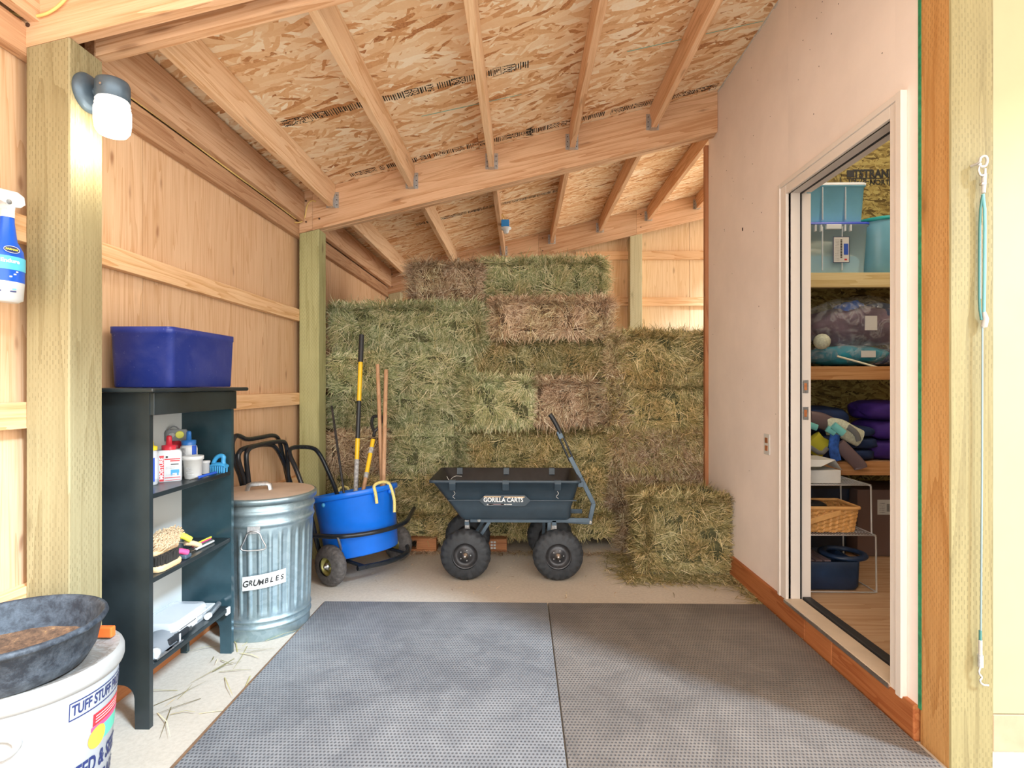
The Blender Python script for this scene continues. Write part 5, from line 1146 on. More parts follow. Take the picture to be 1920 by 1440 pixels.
# raised belt and plaque on the front face
def slope_y(z): return yf + .022 + (rim_z - .02 - z) / (rim_z - .02 - bz - .085) * .023 if z > bz + .085 else yf + .045
zl = ony(945, 938, yf + .03).z
for (px_, w_) in ((848, .040), (948, .040), (1046, .040)):
    x_ = ony(px_, 905, yf).x; zb_ = ony(px_, 921, yf).z
    MB().prism([(yf - .003, rim_z + .002), (yf - .003, rim_z - .022), (yf + .014, zb_), (yf + .032, zb_), (yf + .034, rim_z - .006), (yf + .02, rim_z + .002)], 'X', x_ - w_ / 2, x_ + w_ / 2, 'poly_cart').build('rim_clip', tub, .003)
    x2 = x_ - .01; MB().prism([(yb + .003, rim_z + .002), (yb - .03, rim_z + .002), (yb - .045, rim_z - .045), (yb - .02, rim_z - .045), (yb + .003, rim_z - .02)], 'X', x2 - w_ / 2, x2 + w_ / 2, 'poly_cart').build('rim_clip', tub, .003)
xc_ = ony(945, 938, yf).x
P6 = [(xc_ - .16, zl), (xc_ - .12, zl + .036), (xc_ + .13, zl + .036), (xc_ + .17, zl), (xc_ + .13, zl - .036), (xc_ - .12, zl - .036)]
MB().prism(P6, 'Y', yf + .022, yf + .05, 'poly_cart').build('plaque', tub, .004)
for (xa, xb) in ((TL + .12, xc_ - .15), (xc_ + .16, TR - .03)): MB().box(xa, xb, yf + .028, yf + .05, zl - .004, zl + .002, 'poly_cart').build('moulded_line', tub, .001)
lg = text('logo_text', 'GORILLA CARTS', .040, 'ink_white', tub, lambda u, v: (xc_ - .005 + u, yf + .0212, zl + .003 + v), .0008, sx=.86)
b = MB()
for (u0, u1, v0, v1, m) in ((-.11, -.07, -.030, -.022, 'tape_grey'), (-.10, .0, -.028, -.021, 'leather_grey'), (.0, .13, .020, .025, 'tan_handle'), (-.13, -.02, .021, .026, 'tan_handle'), (-.02, .05, -.027, -.022, 'tape_grey')): b.box(xc_ + u0, xc_ + u1, yf + .0208, yf + .0215, zl + v0, zl + v1, m)
b.build('worn_logo_band', tub)
# cord bits
for px_ in (851, 1045): MB().tube([ony(px_, 921, yf - .002), ony(px_ + 3, 926, yf - .004), ony(px_ - 3, 931, yf - .003), ony(px_ + 2, 935, yf)], .0015, 'off_white', 5, smooth_path=1).build('string', tub)
MB().tube([ony(838, 893, yf + .05), ony(842, 902, yf + .03), ony(852, 892, yf + .06), ony(866, 893, yf + .08)], .0015, 'off_white', 5, smooth_path=1).build('string', tub)
# pull handle
ym = (YF + YB) / 2 - .02
hp_ = [ony(1106, 978, ym - .1)]
def hpnt(px, py): return ony(px, py, ym)
K = [hpnt(1106, 974), hpnt(1113, 943), hpnt(1089, 896), hpnt(1069, 857)]
MB().bar(K[0], K[1], .03, .022, 'cart_frame', (0, 1, 0)).build('handle_lower', dc, .003); MB().bar(K[1] + Vector((0, 0, -.004)), K[2], .03, .022, 'cart_frame', (0, 1, 0)).build('handle_lower', dc, .003); MB().bar(K[2], K[3], .03, .022, 'cart_frame', (0, 1, 0)).build('handle_lower', dc, .003)
q0, q1 = hpnt(1069, 857), hpnt(1048, 811); dd = (q1 - q0).normalized(); nn_ = Vector((dd.z, 0, -dd.x))
for s in (-1, 1): MB().tube([q0 + nn_ * s * .014 - dd * .03, q1 + nn_ * s * .014], .0065, 'black_tube', 8).build('handle_rod', dc)
MB().bar(hpnt(1053, 822), hpnt(1047, 808), .034, .03, 'cart_frame', (0, 1, 0)).build('grip_collar', dc, .003)
MB().tube([hpnt(1051, 812), hpnt(1043, 796), hpnt(1035, 782), hpnt(1031, 777)], .016, 'black_plastic', 12, flat=1.3).build('grip', dc)
MB().bar(ony(1060, 975, ym) , ony(1110, 978, ym), .03, .036, 'cart_frame').build('tow_bar', dc, .003)
MB().lathe([(.0, -.006), (.010, -.005), (.011, .0)], (ony(1106, 978, ym).x, ym - .02, ony(1106, 978, ym).z), 'off_white', 16, 'Y').build('tow_bolt', dc)
MB().box(ony(1083, 905, ym).x - .0, ony(1094, 905, ym).x, ym - .03, ym + .03, ony(1083, 912, ym).z, ony(1083, 902, ym).z, 'cart_frame').build('handle_stop', dc, .002)

# ================================================================== WHITE FEED TUB + RUBBER PAN + things at front left
bx0, by0, rb = -1.372, 1.478, .222; zl_ = .500
wt = thing('feed_tub', 'big white plastic feed tub with dirty lid and printed label, front left', 'tub', (bx0, by0, 0))
MB().lathe([(.0, .001), (.175, .001), (.18, .01), (.211, .40), (.212, .455), (.0, .455)], (bx0, by0, 0), 'tub_white', 96).build('tub_body', wt)
b = MB(); b.lathe([(.215, .0), (.223, .004), (.226, .014), (.226, .034), (.222, .044), (.214, .048)], (bx0, by0, .455 - .012), 'tub_rim', 96, cap0=True, cap1=False); b.lathe([(.214, .048), (.198, .047), (.193, .043), (.0, .043)], (bx0, by0, .455 - .012), 'dirty_lid', 96, cap0=False); b.build('lid', wt)
thb = math.atan2(-by0, -bx0)
def onb(px, r):
    best = None
    for k in range(-80, 81):
        a = thb + math.radians(k); q = ray(px, HOR); e = abs((bx0 + r * math.cos(a)) * q.y - (by0 + r * math.sin(a)) * q.x)
        if best is None or e < best[0]: best = (e, a)
    return best[1]
def rz(z): return .18 + (.031) * (z - .01) / .39 + .0012
def ptb(a, z, o=0): r = rz(z) + o; return (bx0 + r * math.cos(a), by0 + r * math.sin(a), z)
aL = onb(131, .215)
def patch(pts_fn, m, nm, n=12, o=0.0):
    V = []; 
    for i in range(n + 1):
        lo_, hi_ = pts_fn(i / n); V += [lo_, hi_]
    return MB().add(V, [(2 * i, 2 * i + 2, 2 * i + 3, 2 * i + 1) for i in range(n)], m, True).build(nm, wt)
z1 = .395; hh = .021; wid = .30 / .215
for (a0_, a1_, za, zb_) in ((0, wid, z1 + hh, z1 + hh + .0034), (0, wid, z1 - hh - .0034, z1 - hh), (0, .010, z1 - hh, z1 + hh)): patch(lambda f: (ptb(aL + a0_ + (a1_ - a0_) * f, za), ptb(aL + a0_ + (a1_ - a0_) * f, zb_)), 'ink_navy', 'label_frame')
text('label_text', 'TUFF STUFF PRODUCTS', .040, 'ink_navy', wt, lambda u, v: ptb(aL + .03 + u / .215, z1 + v, .0004), .0009, 'LEFT', .60)
aC = aL + .11 / .215 * .62
patch(lambda f: (ptb(aC + .62 * f, .318), ptb(aC + .62 * f, .352)), 'ink_red', 'label_patch'); patch(lambda f: (ptb(aC - .02 + .66 * f, .305, .0002), ptb(aC - .02 + .66 * f, .317, .0002)), 'pink_handle', 'label_patch')
patch(lambda f: (ptb(aC + .10 + .5 * f, .262), ptb(aC + .10 + .5 * f, .305)), 'ink_green', 'label_patch')
V = [ptb(aC + .09, .283, .0006)] + [ptb(aC + .09 + .15 * math.cos(k * .3142), .283 + .030 * math.sin(k * .3142), .0006) for k in range(20)]
MB().add(V, [(0, 1 + k, 1 + (k + 1) % 20) for k in range(20)], 'ink_orange').build('label_disc', wt)
for k, zz in enumerate((.334, .342, .326)): patch(lambda f: (ptb(aC + .04 + .5 * f, zz, .0006), ptb(aC + .04 + .5 * f, zz + .002, .0006)), 'ink_white', 'label_line')
text('label_text', 'FEED & SEED', .062, 'ink_navy', wt, lambda u, v: ptb(aL + .02 + u / .215, .212 + v, .0004), .0020, 'LEFT', .62)
text('label_text', 'STORAGE', .05, 'ink_navy', wt, lambda u, v: ptb(aL + .3 + u / .215, .15 + v, .0004), .0016, 'LEFT', .65)
ak = onb(-6, .22)
b = MB()
kc = Vector(ptb(ak, .37)); nr = Vector((math.cos(ak), math.sin(ak), 0)); tr_ = Vector((-nr.y, nr.x, 0))
rings = [[kc + nr * o_ + tr_ * (rr3 * math.cos(k * .3927)) + Vector((0, 0, .7 * rr3 * math.sin(k * .3927))) for k in range(16)] for rr3, o_ in ((.045, -.002), (.042, .014), (.030, .016), (.026, .006), (.012, .004))]
b.loft(rings, 'tub_rim'); b.build('handle_boss', wt)
# rubber pan on the lid
pc = (-1.362, 1.418); zp = .4865
pn = thing('rubber_feed_pan', 'scuffed black rubber feed pan with feed residue, on top of the white tub', 'feed pan', (pc[0], pc[1], zp))
b = MB(); b.lathe([(.0, 0), (.150, 0), (.170, .010), (.190, .045), (.204, .112), (.213, .114), (.216, .120), (.214, .127), (.208, .130), (.203, .127), (.199, .118), (.184, .050), (.165, .020), (.0, .014)], (*pc, zp), 'pan_rubber', 96, fn=lambda t, h, r: r + (.003 if (abs(math.sin(t * 3.5)) < .035 and r > .189) else 0)); b.build('pan_body', pn)
MB().lathe([(.182, .046), (.150, .030), (.07, .024), (.0, .026)], (*pc, zp), 'feed_residue', 64, fn=lambda t, h, r: r * (1 + .012 * math.sin(t * 9)), cap0=False).build('feed_residue', pn)
pq = onx(199, 1166, -1.20)
tb = thing('orange_scoop', 'bit of bright orange plastic sticking out behind the rubber pan', 'scoop', (pq.x, pq.y, zl_))
qv = Vector((-1.262, 1.615, zl_ - .014)); MB().box(qv.x - .02, qv.x + .035, qv.y - .01, qv.y + .01, zl_ - .0135, zl_ + .018, 'orange_plastic').build('scoop_body', tb, .004)
tb.location = (qv.x, qv.y, zl_ - .014)
for ch in tb.children: ch.location = (0.0075, 0, .0227)

# spray bottle hanging on the girt
sx0, sy0 = -1.553, 1.615
sb = thing('spray_bottle', 'blue and white spray bottle hooked over the girt at the left frame edge', 'spray bottle', (sx0, sy0, 1.50))
def el(b, prof, m, nm):
    rings = [[Vector((sx0 + .0 + rx * math.cos(k * .2618) + .10 * (1.80 - z) * .0, sy0 + ry * math.sin(k * .2618), z)) for k in range(24)] for rx, ry, z in prof]
    return b.loft(rings, m).build(nm, sb)
zt = 1.81
el(MB(), [(.020, .030, 1.500), (.030, .044, 1.508), (.033, .048, 1.56)], 'white_plastic', 'bottle_base')
bd = el(MB(), [(.033, .048, 1.56), (.034, .049, 1.62), (.031, .045, 1.655), (.020, .028, 1.685), (.016, .019, 1.74), (.016, .018, 1.755)], 'spray_blue', 'bottle_body')
el(MB(), [(.0345, .050, 1.595), (.0348, .0503, 1.635)], 'spray_cyan', 'label_band')
MB().lathe([(.018, 0), (.018, .02), (.014, .024)], (sx0, sy0, 1.755), 'white_plastic', 20).build('collar', sb)
hdv = MB(); P = [(-.055, .035), (-.045, .052), (.02, .060), (.042, .052), (.046, .030), (.030, .016), (.012, .012), (.010, -.002), (-.014, -.002), (-.018, .015), (-.04, .02)]
hdv.prism([(sy0 + a_, 1.778 + b_) for a_, b_ in P], 'X', sx0 - .014, sx0 + .014, 'white_plastic'); hdv.build('spray_head', sb, .005)
MB().lathe([(.007, 0), (.007, .004), (.0, .005)], (sx0 + .014, sy0 - .01, 1.80), 'grey_plastic', 14, 'X').build('screw', sb)
MB().tube([(sx0 - .004, sy0 + .03, 1.80), (sx0 - .006, sy0 + .03, 1.80)], .004, 'white_plastic').build('nozzle', sb)
def onsp(u, v): a = math.atan2(-sy0, -sx0) + u / .045; return (sx0 + .0356 * math.cos(a), sy0 + .0512 * math.sin(a), v)
b = MB(); V = [onsp(.020, 1.6545)] + [onsp(.020 + .020 * math.cos(k * .3142), 1.6545 + .0105 * math.sin(k * .3142)) for k in range(20)]
b.add(V, [(0, 1 + k, 1 + (k + 1) % 20) for k in range(20)], 'ink_white'); V = [Vector(q_) + Vector((.0003, -.0005, 0)) for q_ in [onsp(.020, 1.6545)] + [onsp(.020 + .0185 * math.cos(k * .3142), 1.6545 + .009 * math.sin(k * .3142)) for k in range(20)]]
b.add(V, [(0, 1 + k, 1 + (k + 1) % 20) for k in range(20)], 'ink_navy'); b.build('label_badge', sb)
text('label_text', 'FARNAM', .0075, 'yellow_handle', sb, lambda u, v: tuple(Vector(onsp(u + .020, 1.6545 + v)) + Vector((.0006, -.001, 0))), .0003)
text('label_text', 'Endure', .016, 'ink_white', sb, lambda u, v: tuple(Vector(onsp(u + .016, 1.620 + v)) + Vector((.0003, -.0005, 0))), .0006)
b = MB()
for k, (z, u0, u1, m) in enumerate(((1.588, -.03, .035, 'ink_white'), (1.580, -.02, .03, 'ink_white'), (1.572, -.03, .02, 'ink_white'), (1.535, -.03, .03, 'spray_cyan'), (1.528, -.02, .03, 'ink_navy'))):
    b.add([onsp(u0, z), onsp(u1, z), onsp(u1, z + .004), onsp(u0, z + .004)], [(0, 1, 2, 3)], m)
b.build('label_lines', sb)

# ================================================================== CABLE ON THE RIGHT POST
yp = 1.785; cxp = 1.474
def cpt(px, py, dy=.012): return ony(px, py, yp - dy)
cb = thing('turnbuckle_cable', 'hanging teal cord and wire cable with eye hook and turnbuckle on the right post', 'cable', tuple(cpt(1842, 1285)))
e1 = cpt(1841, 305, .022)
MB().tube([(e1.x - .012, yp + .005, e1.z), e1 + Vector((-.006, 0, 0)), e1 + Vector((-.006, .0, .016)), e1 + Vector((.008, -.003, .022)), e1 + Vector((.016, -.003, .008)), e1 + Vector((.012, 0, -.012)), e1 + Vector((-.002, 0, -.014)), e1 + Vector((-.009, .002, -.004))], .0042, 'fitting_white', 10, smooth_path=2).build('eye_bolt', cb)
MB().tube([cpt(1839, 306, .022), cpt(1834, 318, .018), cpt(1838, 330, .018), cpt(1847, 328, .018), cpt(1847, 316, .02)], .0035, 'steel', 8, smooth_path=2).build('snap_hook', cb)
MB().tube([cpt(1845, 326), cpt(1844, 362)], [.0075, .006], 'fitting_white', 12).build('swivel', cb); MB().lathe([(.009, 0), (.0095, .003), (.009, .006)], cpt(1843, 347), 'steel', 14).build('swivel_ring', cb)
MB().tube([cpt(1842, 366), cpt(1837, 400, .008), cpt(1836, 500, .006), cpt(1836, 575, .008), cpt(1840, 600)], .0035, 'cable_dark', 8, smooth_path=1).build('cord_strand', cb)
MB().tube([cpt(1843, 364), cpt(1847, 400), cpt(1846, 500), cpt(1845, 590)], .0045, 'cable_teal', 8, smooth_path=1).build('cord_strand', cb)
MB().tube([cpt(1839, 368, .008), cpt(1839, 560, .006)], .0018, 'steel', 6).build('cord_strand', cb)
MB().tube([cpt(1845, 585), cpt(1848, 598), cpt(1845, 612), cpt(1841, 614)], [.005, .009, .009, .004], 'fitting_white', 12).build('cord_clamp', cb)
MB().tube([cpt(1842, 610), cpt(1841, 900), cpt(1839, 1190)], .0028, 'wire_grey', 8).build('wire_cable', cb)
MB().tube([cpt(1838, 1182), cpt(1838, 1202)], .0042, 'cable_dark', 8).build('sleeve', cb); MB().tube([cpt(1838, 1200), cpt(1838, 1228)], .0055, 'fitting_white', 10).build('crimp', cb); MB().tube([cpt(1838, 1228), cpt(1838, 1250)], .0085, 'zinc', 12).build('turnbuckle', cb)
MB().tube([cpt(1838, 1250), cpt(1834, 1262), cpt(1842, 1270), cpt(1836, 1276), cpt(1842, 1284), cpt(1853, 1285)], .0035, 'steel', 8, smooth_path=2).build('hook', cb)

# ================================================================== CLOSET CONTENTS
YS = 3.46
def shelf(z1, th, m, lab):
    t = thing('storage_shelf', lab, 'shelf', (2.4, YS + .25, z1 - th), 'closet shelves')
    MB().box(1.52, 3.38, YS + .039, 3.955, z1 - .014, z1 - .001, 'floor_ply').build('shelf_board', t)
    MB().box(1.52, 3.38, YS, YS + .038, z1 - th, z1, m).build('front_rail', t, .003); return t
s1 = ony(1600, 511, YS).z; s2 = ony(1600, 687, YS).z; s3 = ony(1600, 866, YS).z
shelf(s1, .092, 'shelf_pine', 'top closet shelf with pale pine rail carrying the blue bins'); shelf(s2, .085, 'shelf_red', 'middle closet shelf with reddish rail carrying bagged blankets'); shelf(s3, .085, 'shelf_red', 'lowest closet shelf with reddish rail carrying blankets and boots')
def bin_(nm, lab, px0, px1, pyt, zb, Y, dep, body, lidm, lidh=.02, kids=None):
    a, c = ony(px0, pyt, Y), ony(px1, pyt, Y); xa, xb, zt = a.x, c.x, a.z; cx_, cy_ = (xa + xb) / 2, Y + dep / 2; hx, hy = (xb - xa) / 2, dep / 2
    t = thing(nm, lab, 'bin', (cx_, cy_, zb)); b = MB()
    b.loft([rrect(cx_, cy_, hx * .88, hy * .9, .02, zb + .001), rrect(cx_, cy_, hx * .9, hy * .92, .025, zb + .01), rrect(cx_, cy_, hx * .97, hy * .97, .03, zt - lidh - .01), rrect(cx_, cy_, hx, hy, .03, zt - lidh - .008), rrect(cx_, cy_, hx, hy, .03, zt - lidh)], body); b.build('bin_body', t)
    b = MB(); b.loft([rrect(cx_, cy_, hx * 1.01, hy * 1.01, .03, zt - lidh), rrect(cx_, cy_, hx * 1.01, hy * 1.01, .03, zt - .004), rrect(cx_, cy_, hx * .98, hy * .98, .03, zt)], lidm); b.build('lid', t)
    return t, cx_, cy_, hx, hy, zt
t, cx_, cy_, hx, hy, ztl = bin_('storage_bin', 'clear bin with blue lid and small paper label on the top closet shelf', 1490, 1633, 416, s1, YS + .02, .42, 'bin_clear', 'lid_blue', .016)
b = MB(); b.loft([rrect(cx_, cy_, hx * .80, hy * .84, .03, s1 + .006), rrect(cx_, cy_, hx * .84, hy * .86, .03, s1 + .09), rrect(cx_, cy_, hx * .80, hy * .8, .05, s1 + .12)], 'cloth_blue'); b.build('folded_blue_cloth', t)
for (u, w_, z0, z1_) in ((-.10, .13, .10, .19), (.09, .13, .08, .15), (-.03, .12, .16, .24)): MB().ball((cx_ + u, cy_ - .05, s1 + (z0 + z1_) / 2), (w_, .13, (z1_ - z0) / 2), 'cloth_cream', 16).build('folded_cream_cloth', t)
yl = cy_ - hy * .985
for u in (-.11, -.075, .075, .11): MB().box(cx_ + u - .005, cx_ + u + .005, yl - .012, yl + .006, ztl - .062, ztl - .020, 'bin_lid_white').build('lid_rib', t, .002)
MB().box(cx_ - .045, cx_ + .05, yl - .015, yl + .006, ztl - .050, ztl - .018, 'bin_lid_white').build('latch', t, .004)
for u in (-.062, .062): MB().box(cx_ + u - .002, cx_ + u + .002, yl - .002, yl + .01, s1 + .02, ztl - .03, 'bin_lid_white').build('moulded_rib', t)
lx0 = ony(1578, 460, yl - .01).x; lzc = ony(1578, 467, yl - .01).z
yl2 = yl - .004
b = MB(); b.box(lx0 - .050, lx0 + .052, yl2 - .001, yl2, lzc - .085, lzc + .08, 'ink_navy'); b.box(lx0 - .046, lx0 + .048, yl2 - .002, yl2 - .001, lzc - .081, lzc + .076, 'paper_white')
b.box(lx0 + .016, lx0 + .044, yl2 - .003, yl2 - .002, lzc - .035, lzc + .035, 'ink_blue'); b.box(lx0 + .020, lx0 + .036, yl2 - .003, yl2 - .002, lzc - .07, lzc - .06, 'ink_red')
for k in range(14): b.box(lx0 - .038, lx0 - .012, yl2 - .003, yl2 - .002, lzc - .07 + k * .010, lzc - .067 + k * .010, 'tape_grey')
for k in range(12): b.box(lx0 - .005, lx0 + .006, yl2 - .003, yl2 - .002, lzc - .055 + k * .010, lzc - .048 + k * .010, 'ink_black')
b.build('paper_label', t)
t, cx_, cy_, hx, hy, _ = bin_('storage_bin', 'blue translucent bin with white lid, stacked on the blue-lidded bin', 1494, 1627, 342, ztl + .001, YS + .05, .38, 'bin_blue', 'bin_lid_white', .018)
for u in (-.06, .085): MB().box(cx_ + u - .002, cx_ + u + .002, cy_ - hy - .002, cy_ - hy + .012, ztl + .02, _ - .03, 'bin_lid_white').build('moulded_rib', t)
t = thing('storage_bin', 'rounded blue bin with curved teal lid, right of the clear bin', 'bin', (2.33, YS + .22, s1))
xa = ony(1626, 500, YS + .03).x; zt3 = ony(1650, 405, YS + .05).z; cxx = xa + .22
MB().lathe([(.19, .001), (.20, .01), (.215, zt3 - s1 - .02)], (cxx, YS + .24, s1), 'bin_blue', 48).build('bin_body', t); MB().lathe([(.218, -.022), (.222, -.02), (.222, -.004), (.21, .004), (.0, .008)], (cxx, YS + .24, zt3), 'lid_teal', 48).build('lid', t)
# bagged blankets
def lump(b, c, r, m, seed=0, n=26, amp=.12, sq=.8):
    rings = []; rn = random.Random(seed); ph = [rn.random() * 6 for _ in range(8)]
    for i in range(n // 2 + 1):
        a = math.pi * i / (n // 2) - math.pi / 2; q = max(math.cos(a), 0.0) ** (.6 if sq > .7 else .35) if math.cos(a) > .01 else .02; ring = []
        for k in range(n):
            t = 2 * math.pi * k / n; w_ = 1 + amp * (math.sin(3 * t + ph[0] + 2 * a) * .5 + math.sin(7 * t + ph[1] - 5 * a) * .3 + math.sin(5 * a * 2 + ph[2] + 2 * t) * .4)
            cc, ss = math.cos(t), math.sin(t); cc = math.copysign(abs(cc) ** sq, cc); ss = math.copysign(abs(ss) ** sq, ss)
            ring.append(Vector((c[0] + r[0] * math.sin(a) * (1 + .03 * math.sin(t * 4 + ph[3])), c[1] + r[1] * q * cc * w_, c[2] + r[2] * q * ss * w_)))
        rings.append(ring)
    return b.loft(rings, m)
Yb = YS + .20
q = lambda px, py, Y=Yb: ony(px, py, Y)
t = thing('bagged_blanket', 'rolled plum and royal blue horse blanket in a clear plastic bag, middle closet shelf', 'blanket', (q(1600, 680).x, Yb, s2))
c1 = q(1612, 622); lump(MB(), (c1.x, Yb, s2 + .27), (.34, .15, .13), 'cloth_plum', 1, 32).build('plum_blanket', t)
lump(MB(), (c1.x - .08, Yb - .02, s2 + .36), (.09, .09, .07), 'cloth_royal', 4, 28, .2).build('blue_blanket', t)
lump(MB(), (c1.x + .14, Yb - .01, s2 + .34), (.16, .12, .08), 'cloth_navy', 5, 24, .15).build('navy_lining', t)
lump(MB(), (c1.x, Yb - .005, s2 + .29), (.37, .185, .172), 'clear_bag', 7, 40, .06).build('plastic_bag', t)
pt_ = q(1632, 606, Yb - .18); MB().box(pt_.x - .04, pt_.x + .035, Yb - .192, Yb - .188, pt_.z - .045, pt_.z + .045, 'paper_white').build('tag', t)
t = thing('bagged_blanket', 'flat teal and navy horse blanket in clear plastic, under the plum one', 'blanket', (q(1600, 680).x, Yb, s2))
lump(MB(), (c1.x - .1, Yb - .01, s2 + .075), (.24, .17, .066), 'cloth_teal', 11, 32, .08).build('teal_blanket', t)
lump(MB(), (c1.x + .14, Yb + .01, s2 + .062), (.22, .16, .055), 'cloth_navy', 12, 32, .08).build('navy_blanket', t)
lump(MB(), (c1.x, Yb, s2 + .085), (.37, .195, .082), 'clear_bag', 13, 40, .05).build('plastic_bag', t)
pt_ = q(1630, 664, Yb - .2); MB().box(pt_.x - .05, pt_.x + .04, Yb - .2, Yb - .196, pt_.z - .02, pt_.z + .022, 'paper_white').build('tag', t)
MB().tube([q(1570, 668, Yb - .19), q(1600, 676, Yb - .2), q(1650, 690, Yb - .19)], .006, 'cloth_cream', 6).build('strap', t)
t = thing('yellow_green_ball', 'pale yellow-green rounded item peeking beside the bagged blankets', 'ball', (q(1522, 622).x, Yb - .1, s2)); MB().ball((q(1522, 622).x - .02, Yb - .16, s2 + .16), .05, 'mesh_cream').build('ball_body', t)
# lowest shelf: folded blankets and boots
Y3 = YS + .22
def folded(lab, px0, px1, pyt, pyb, m, layers=3, Y=Y3, dep=.17, seed=1, zb=None):
    a, c = ony(px0, pyt, Y - dep), ony(px1, pyb, Y - dep); zb = s3 if zb is None else zb
    t = thing('folded_blanket', lab, 'blanket', ((a.x + c.x) / 2, Y, zb)); n = layers; hz_ = (a.z - zb) / n
    for k in range(n): lump(MB(), ((a.x + c.x) / 2 + (.01 if k % 2 else -.01), Y, zb + hz_ * (k + .5)), ((c.x - a.x) / 2, dep, hz_ * .53), m, seed + k, 32, .04, .55).build('fold', t)
    return t, a.z
folded('folded purple fleece blanket at the right of the lowest closet shelf', 1640, 1740, 752, 862, 'cloth_purple', 3, seed=21)
folded('folded navy blanket pile in the middle of the lowest closet shelf', 1565, 1655, 800, 885, 'cloth_navy', 3, Y=Y3 - .03, seed=31)
folded('thick navy blanket behind the boots at the left of the lowest closet shelf', 1500, 1600, 764, 862, 'cloth_navy', 2, seed=41)
def strap_thing(nm, lab, cat, P, r, m, parts=()):
    t = thing(nm, lab, cat, tuple(P[len(P) // 2])); MB().tube(P, r, m, 12, smooth_path=2, flat=.45).build('body', t)
    for (pp, rr4, mm, nn2) in parts: MB().tube(pp, rr4, mm, 10, smooth_path=1, flat=.5).build(nn2, t)
    return t
Yq = Y3 - .24
strap_thing('horse_boot', 'aqua and cream splint boot lying on the navy blankets', 'boot', [q(1550, 800, Yq), q(1572, 800, Yq - .01), q(1592, 812, Yq), q(1612, 822, Yq + .02)], .055, 'mesh_cream', [([q(1562, 797, Yq - .055), q(1582, 813, Yq - .06)], .024, 'mesh_aqua', 'aqua_strap'), ([q(1550, 803, Yq - .04), q(1566, 812, Yq - .05)], .02, 'mesh_aqua', 'aqua_tab'), ([q(1590, 800, Yq - .03), q(1606, 812, Yq - .03), q(1610, 826, Yq - .02)], .018, 'grey_plastic', 'dark_edge')])
strap_thing('halter_strap', 'grey leather strap hanging over the lowest closet shelf edge', 'strap', [q(1572, 832, Yq - .02), q(1590, 850, Yq - .03), q(1612, 872, Yq - .03), q(1614, 878, Yq - .03)], .04, 'leather_grey')
strap_thing('horse_boot', 'yellow-green boot at the far left of the lowest closet shelf', 'boot', [q(1520, 822, Yq), q(1532, 836, Yq), q(1545, 842, Yq)], .065, 'boot_yellow', [([q(1518, 838, Yq - .05), q(1540, 852, Yq - .05), q(1552, 840, Yq - .05)], .014, 'grey_plastic', 'trim')])
strap_thing('horse_boot', 'grey-brown padded boot above the yellow-green one', 'boot', [q(1518, 785, Yq), q(1540, 788, Yq), q(1560, 798, Yq + .02)], .050, 'leather_grey', [([q(1518, 797, Yq - .04), q(1532, 802, Yq - .04)], .02, 'mesh_aqua', 'aqua_lining')])
strap_thing('blue_webbing', 'royal blue webbing loop hanging down beside the grey strap', 'strap', [q(1566, 815, Yq - .03), q(1562, 840, Yq - .04), q(1568, 864, Yq - .04)], .032, 'cloth_royal')
# wire rack with three tiers
FZ = .129
rk = thing('wire_rack', 'chrome wire rack with two tiers standing on the closet floor', 'wire rack', (1.75, 3.1, FZ))
def tier(xa, xb, ya, yb_, z, foot):
    MB().tube([(xa, ya, z), (xb, ya, z), (xb, yb_, z), (xa, yb_, z)], .0038, 'rack_wire', 8, closed=True).build('tier_frame', rk)
    b = MB()
    for k in range(22): x = xa + (xb - xa) * (k + .5) / 22; b.tube([(x, ya, z + .002), (x, yb_, z + .002)], .0018, 'rack_wire', 5)
    for k in (1, 2, 3): yy = ya + (yb_ - ya) * k / 4; b.tube([(xa, yy, z - .002), (xb, yy, z - .002)], .0022, 'rack_wire', 5)
    b.build('tier_wires', rk)
    for yy in (ya, yb_):
        for x, s in ((xa, -1), (xb, 1)): MB().tube([(x - s * .01, yy, z), (x, yy, z - .006), (x + s * .004, yy, foot + .01), (x + s * .006, yy, foot + .003)], .0045, 'rack_wire', 8).build('rack_leg', rk)
    for x in (xa - .006, xb + .006): MB().tube([(x, ya, foot + .0035), (x, yb_, foot + .0035)], .0034, 'rack_wire', 6).build('foot_wire', rk)
r0 = onz(1642, 1112, FZ); zT1 = ony(1642, 1004, r0.y).z; zT2 = ony(1642, 909, r0.y + .02).z
xa = ony(1514, 1000, r0.y).x
tier(xa, r0.x - .0, r0.y, r0.y + .30, zT1, FZ + .001); tier(xa, r0.x - .02, r0.y + .01, r0.y + .29, zT2, zT1 + .004)
MB().tube([(xa, r0.y, FZ + .004), (r0.x, r0.y, FZ + .004)], .0034, 'rack_wire', 6).build('foot_wire', rk)
# white carton on top tier
wx1 = ony(1577, 905, r0.y + .03).x
t = thing('white_carton', 'white cardboard box with open lid flap on the top tier of the wire rack', 'box', (wx1 - .1, r0.y + .13, zT2))
zc1 = zT2 + .0045; hb = .072
MB().box(wx1 - .25, wx1, r0.y + .03, r0.y + .23, zc1, zc1 + hb, 'off_white').build('carton_body', t, .003); MB().box(wx1 - .24, wx1 - .01, r0.y + .035, r0.y + .225, zc1 + hb, zc1 + hb + .002, 'carton').build('opening_shadow', t) if False else None
MB().prism([(wx1 - .27, zc1 + hb + .055), (wx1 - .02, zc1 + hb + .055), (wx1 - .018, zc1 + hb + .052), (wx1 - .27, zc1 + hb + .052)], 'Y', r0.y + .05, r0.y + .235, 'paper_white').build('lid_flap', t)
V = [(wx1 - .28, r0.y + .0, zc1 + hb + .004), (wx1 - .20, r0.y + .0, zc1 + hb + .010), (wx1 - .17, r0.y + .01, zc1 + hb + .022), (wx1 - .12, r0.y + .01, zc1 + hb + .022), (wx1 - .02, r0.y + .05, zc1 + hb + .053), (wx1 - .28, r0.y + .05, zc1 + hb + .053)]
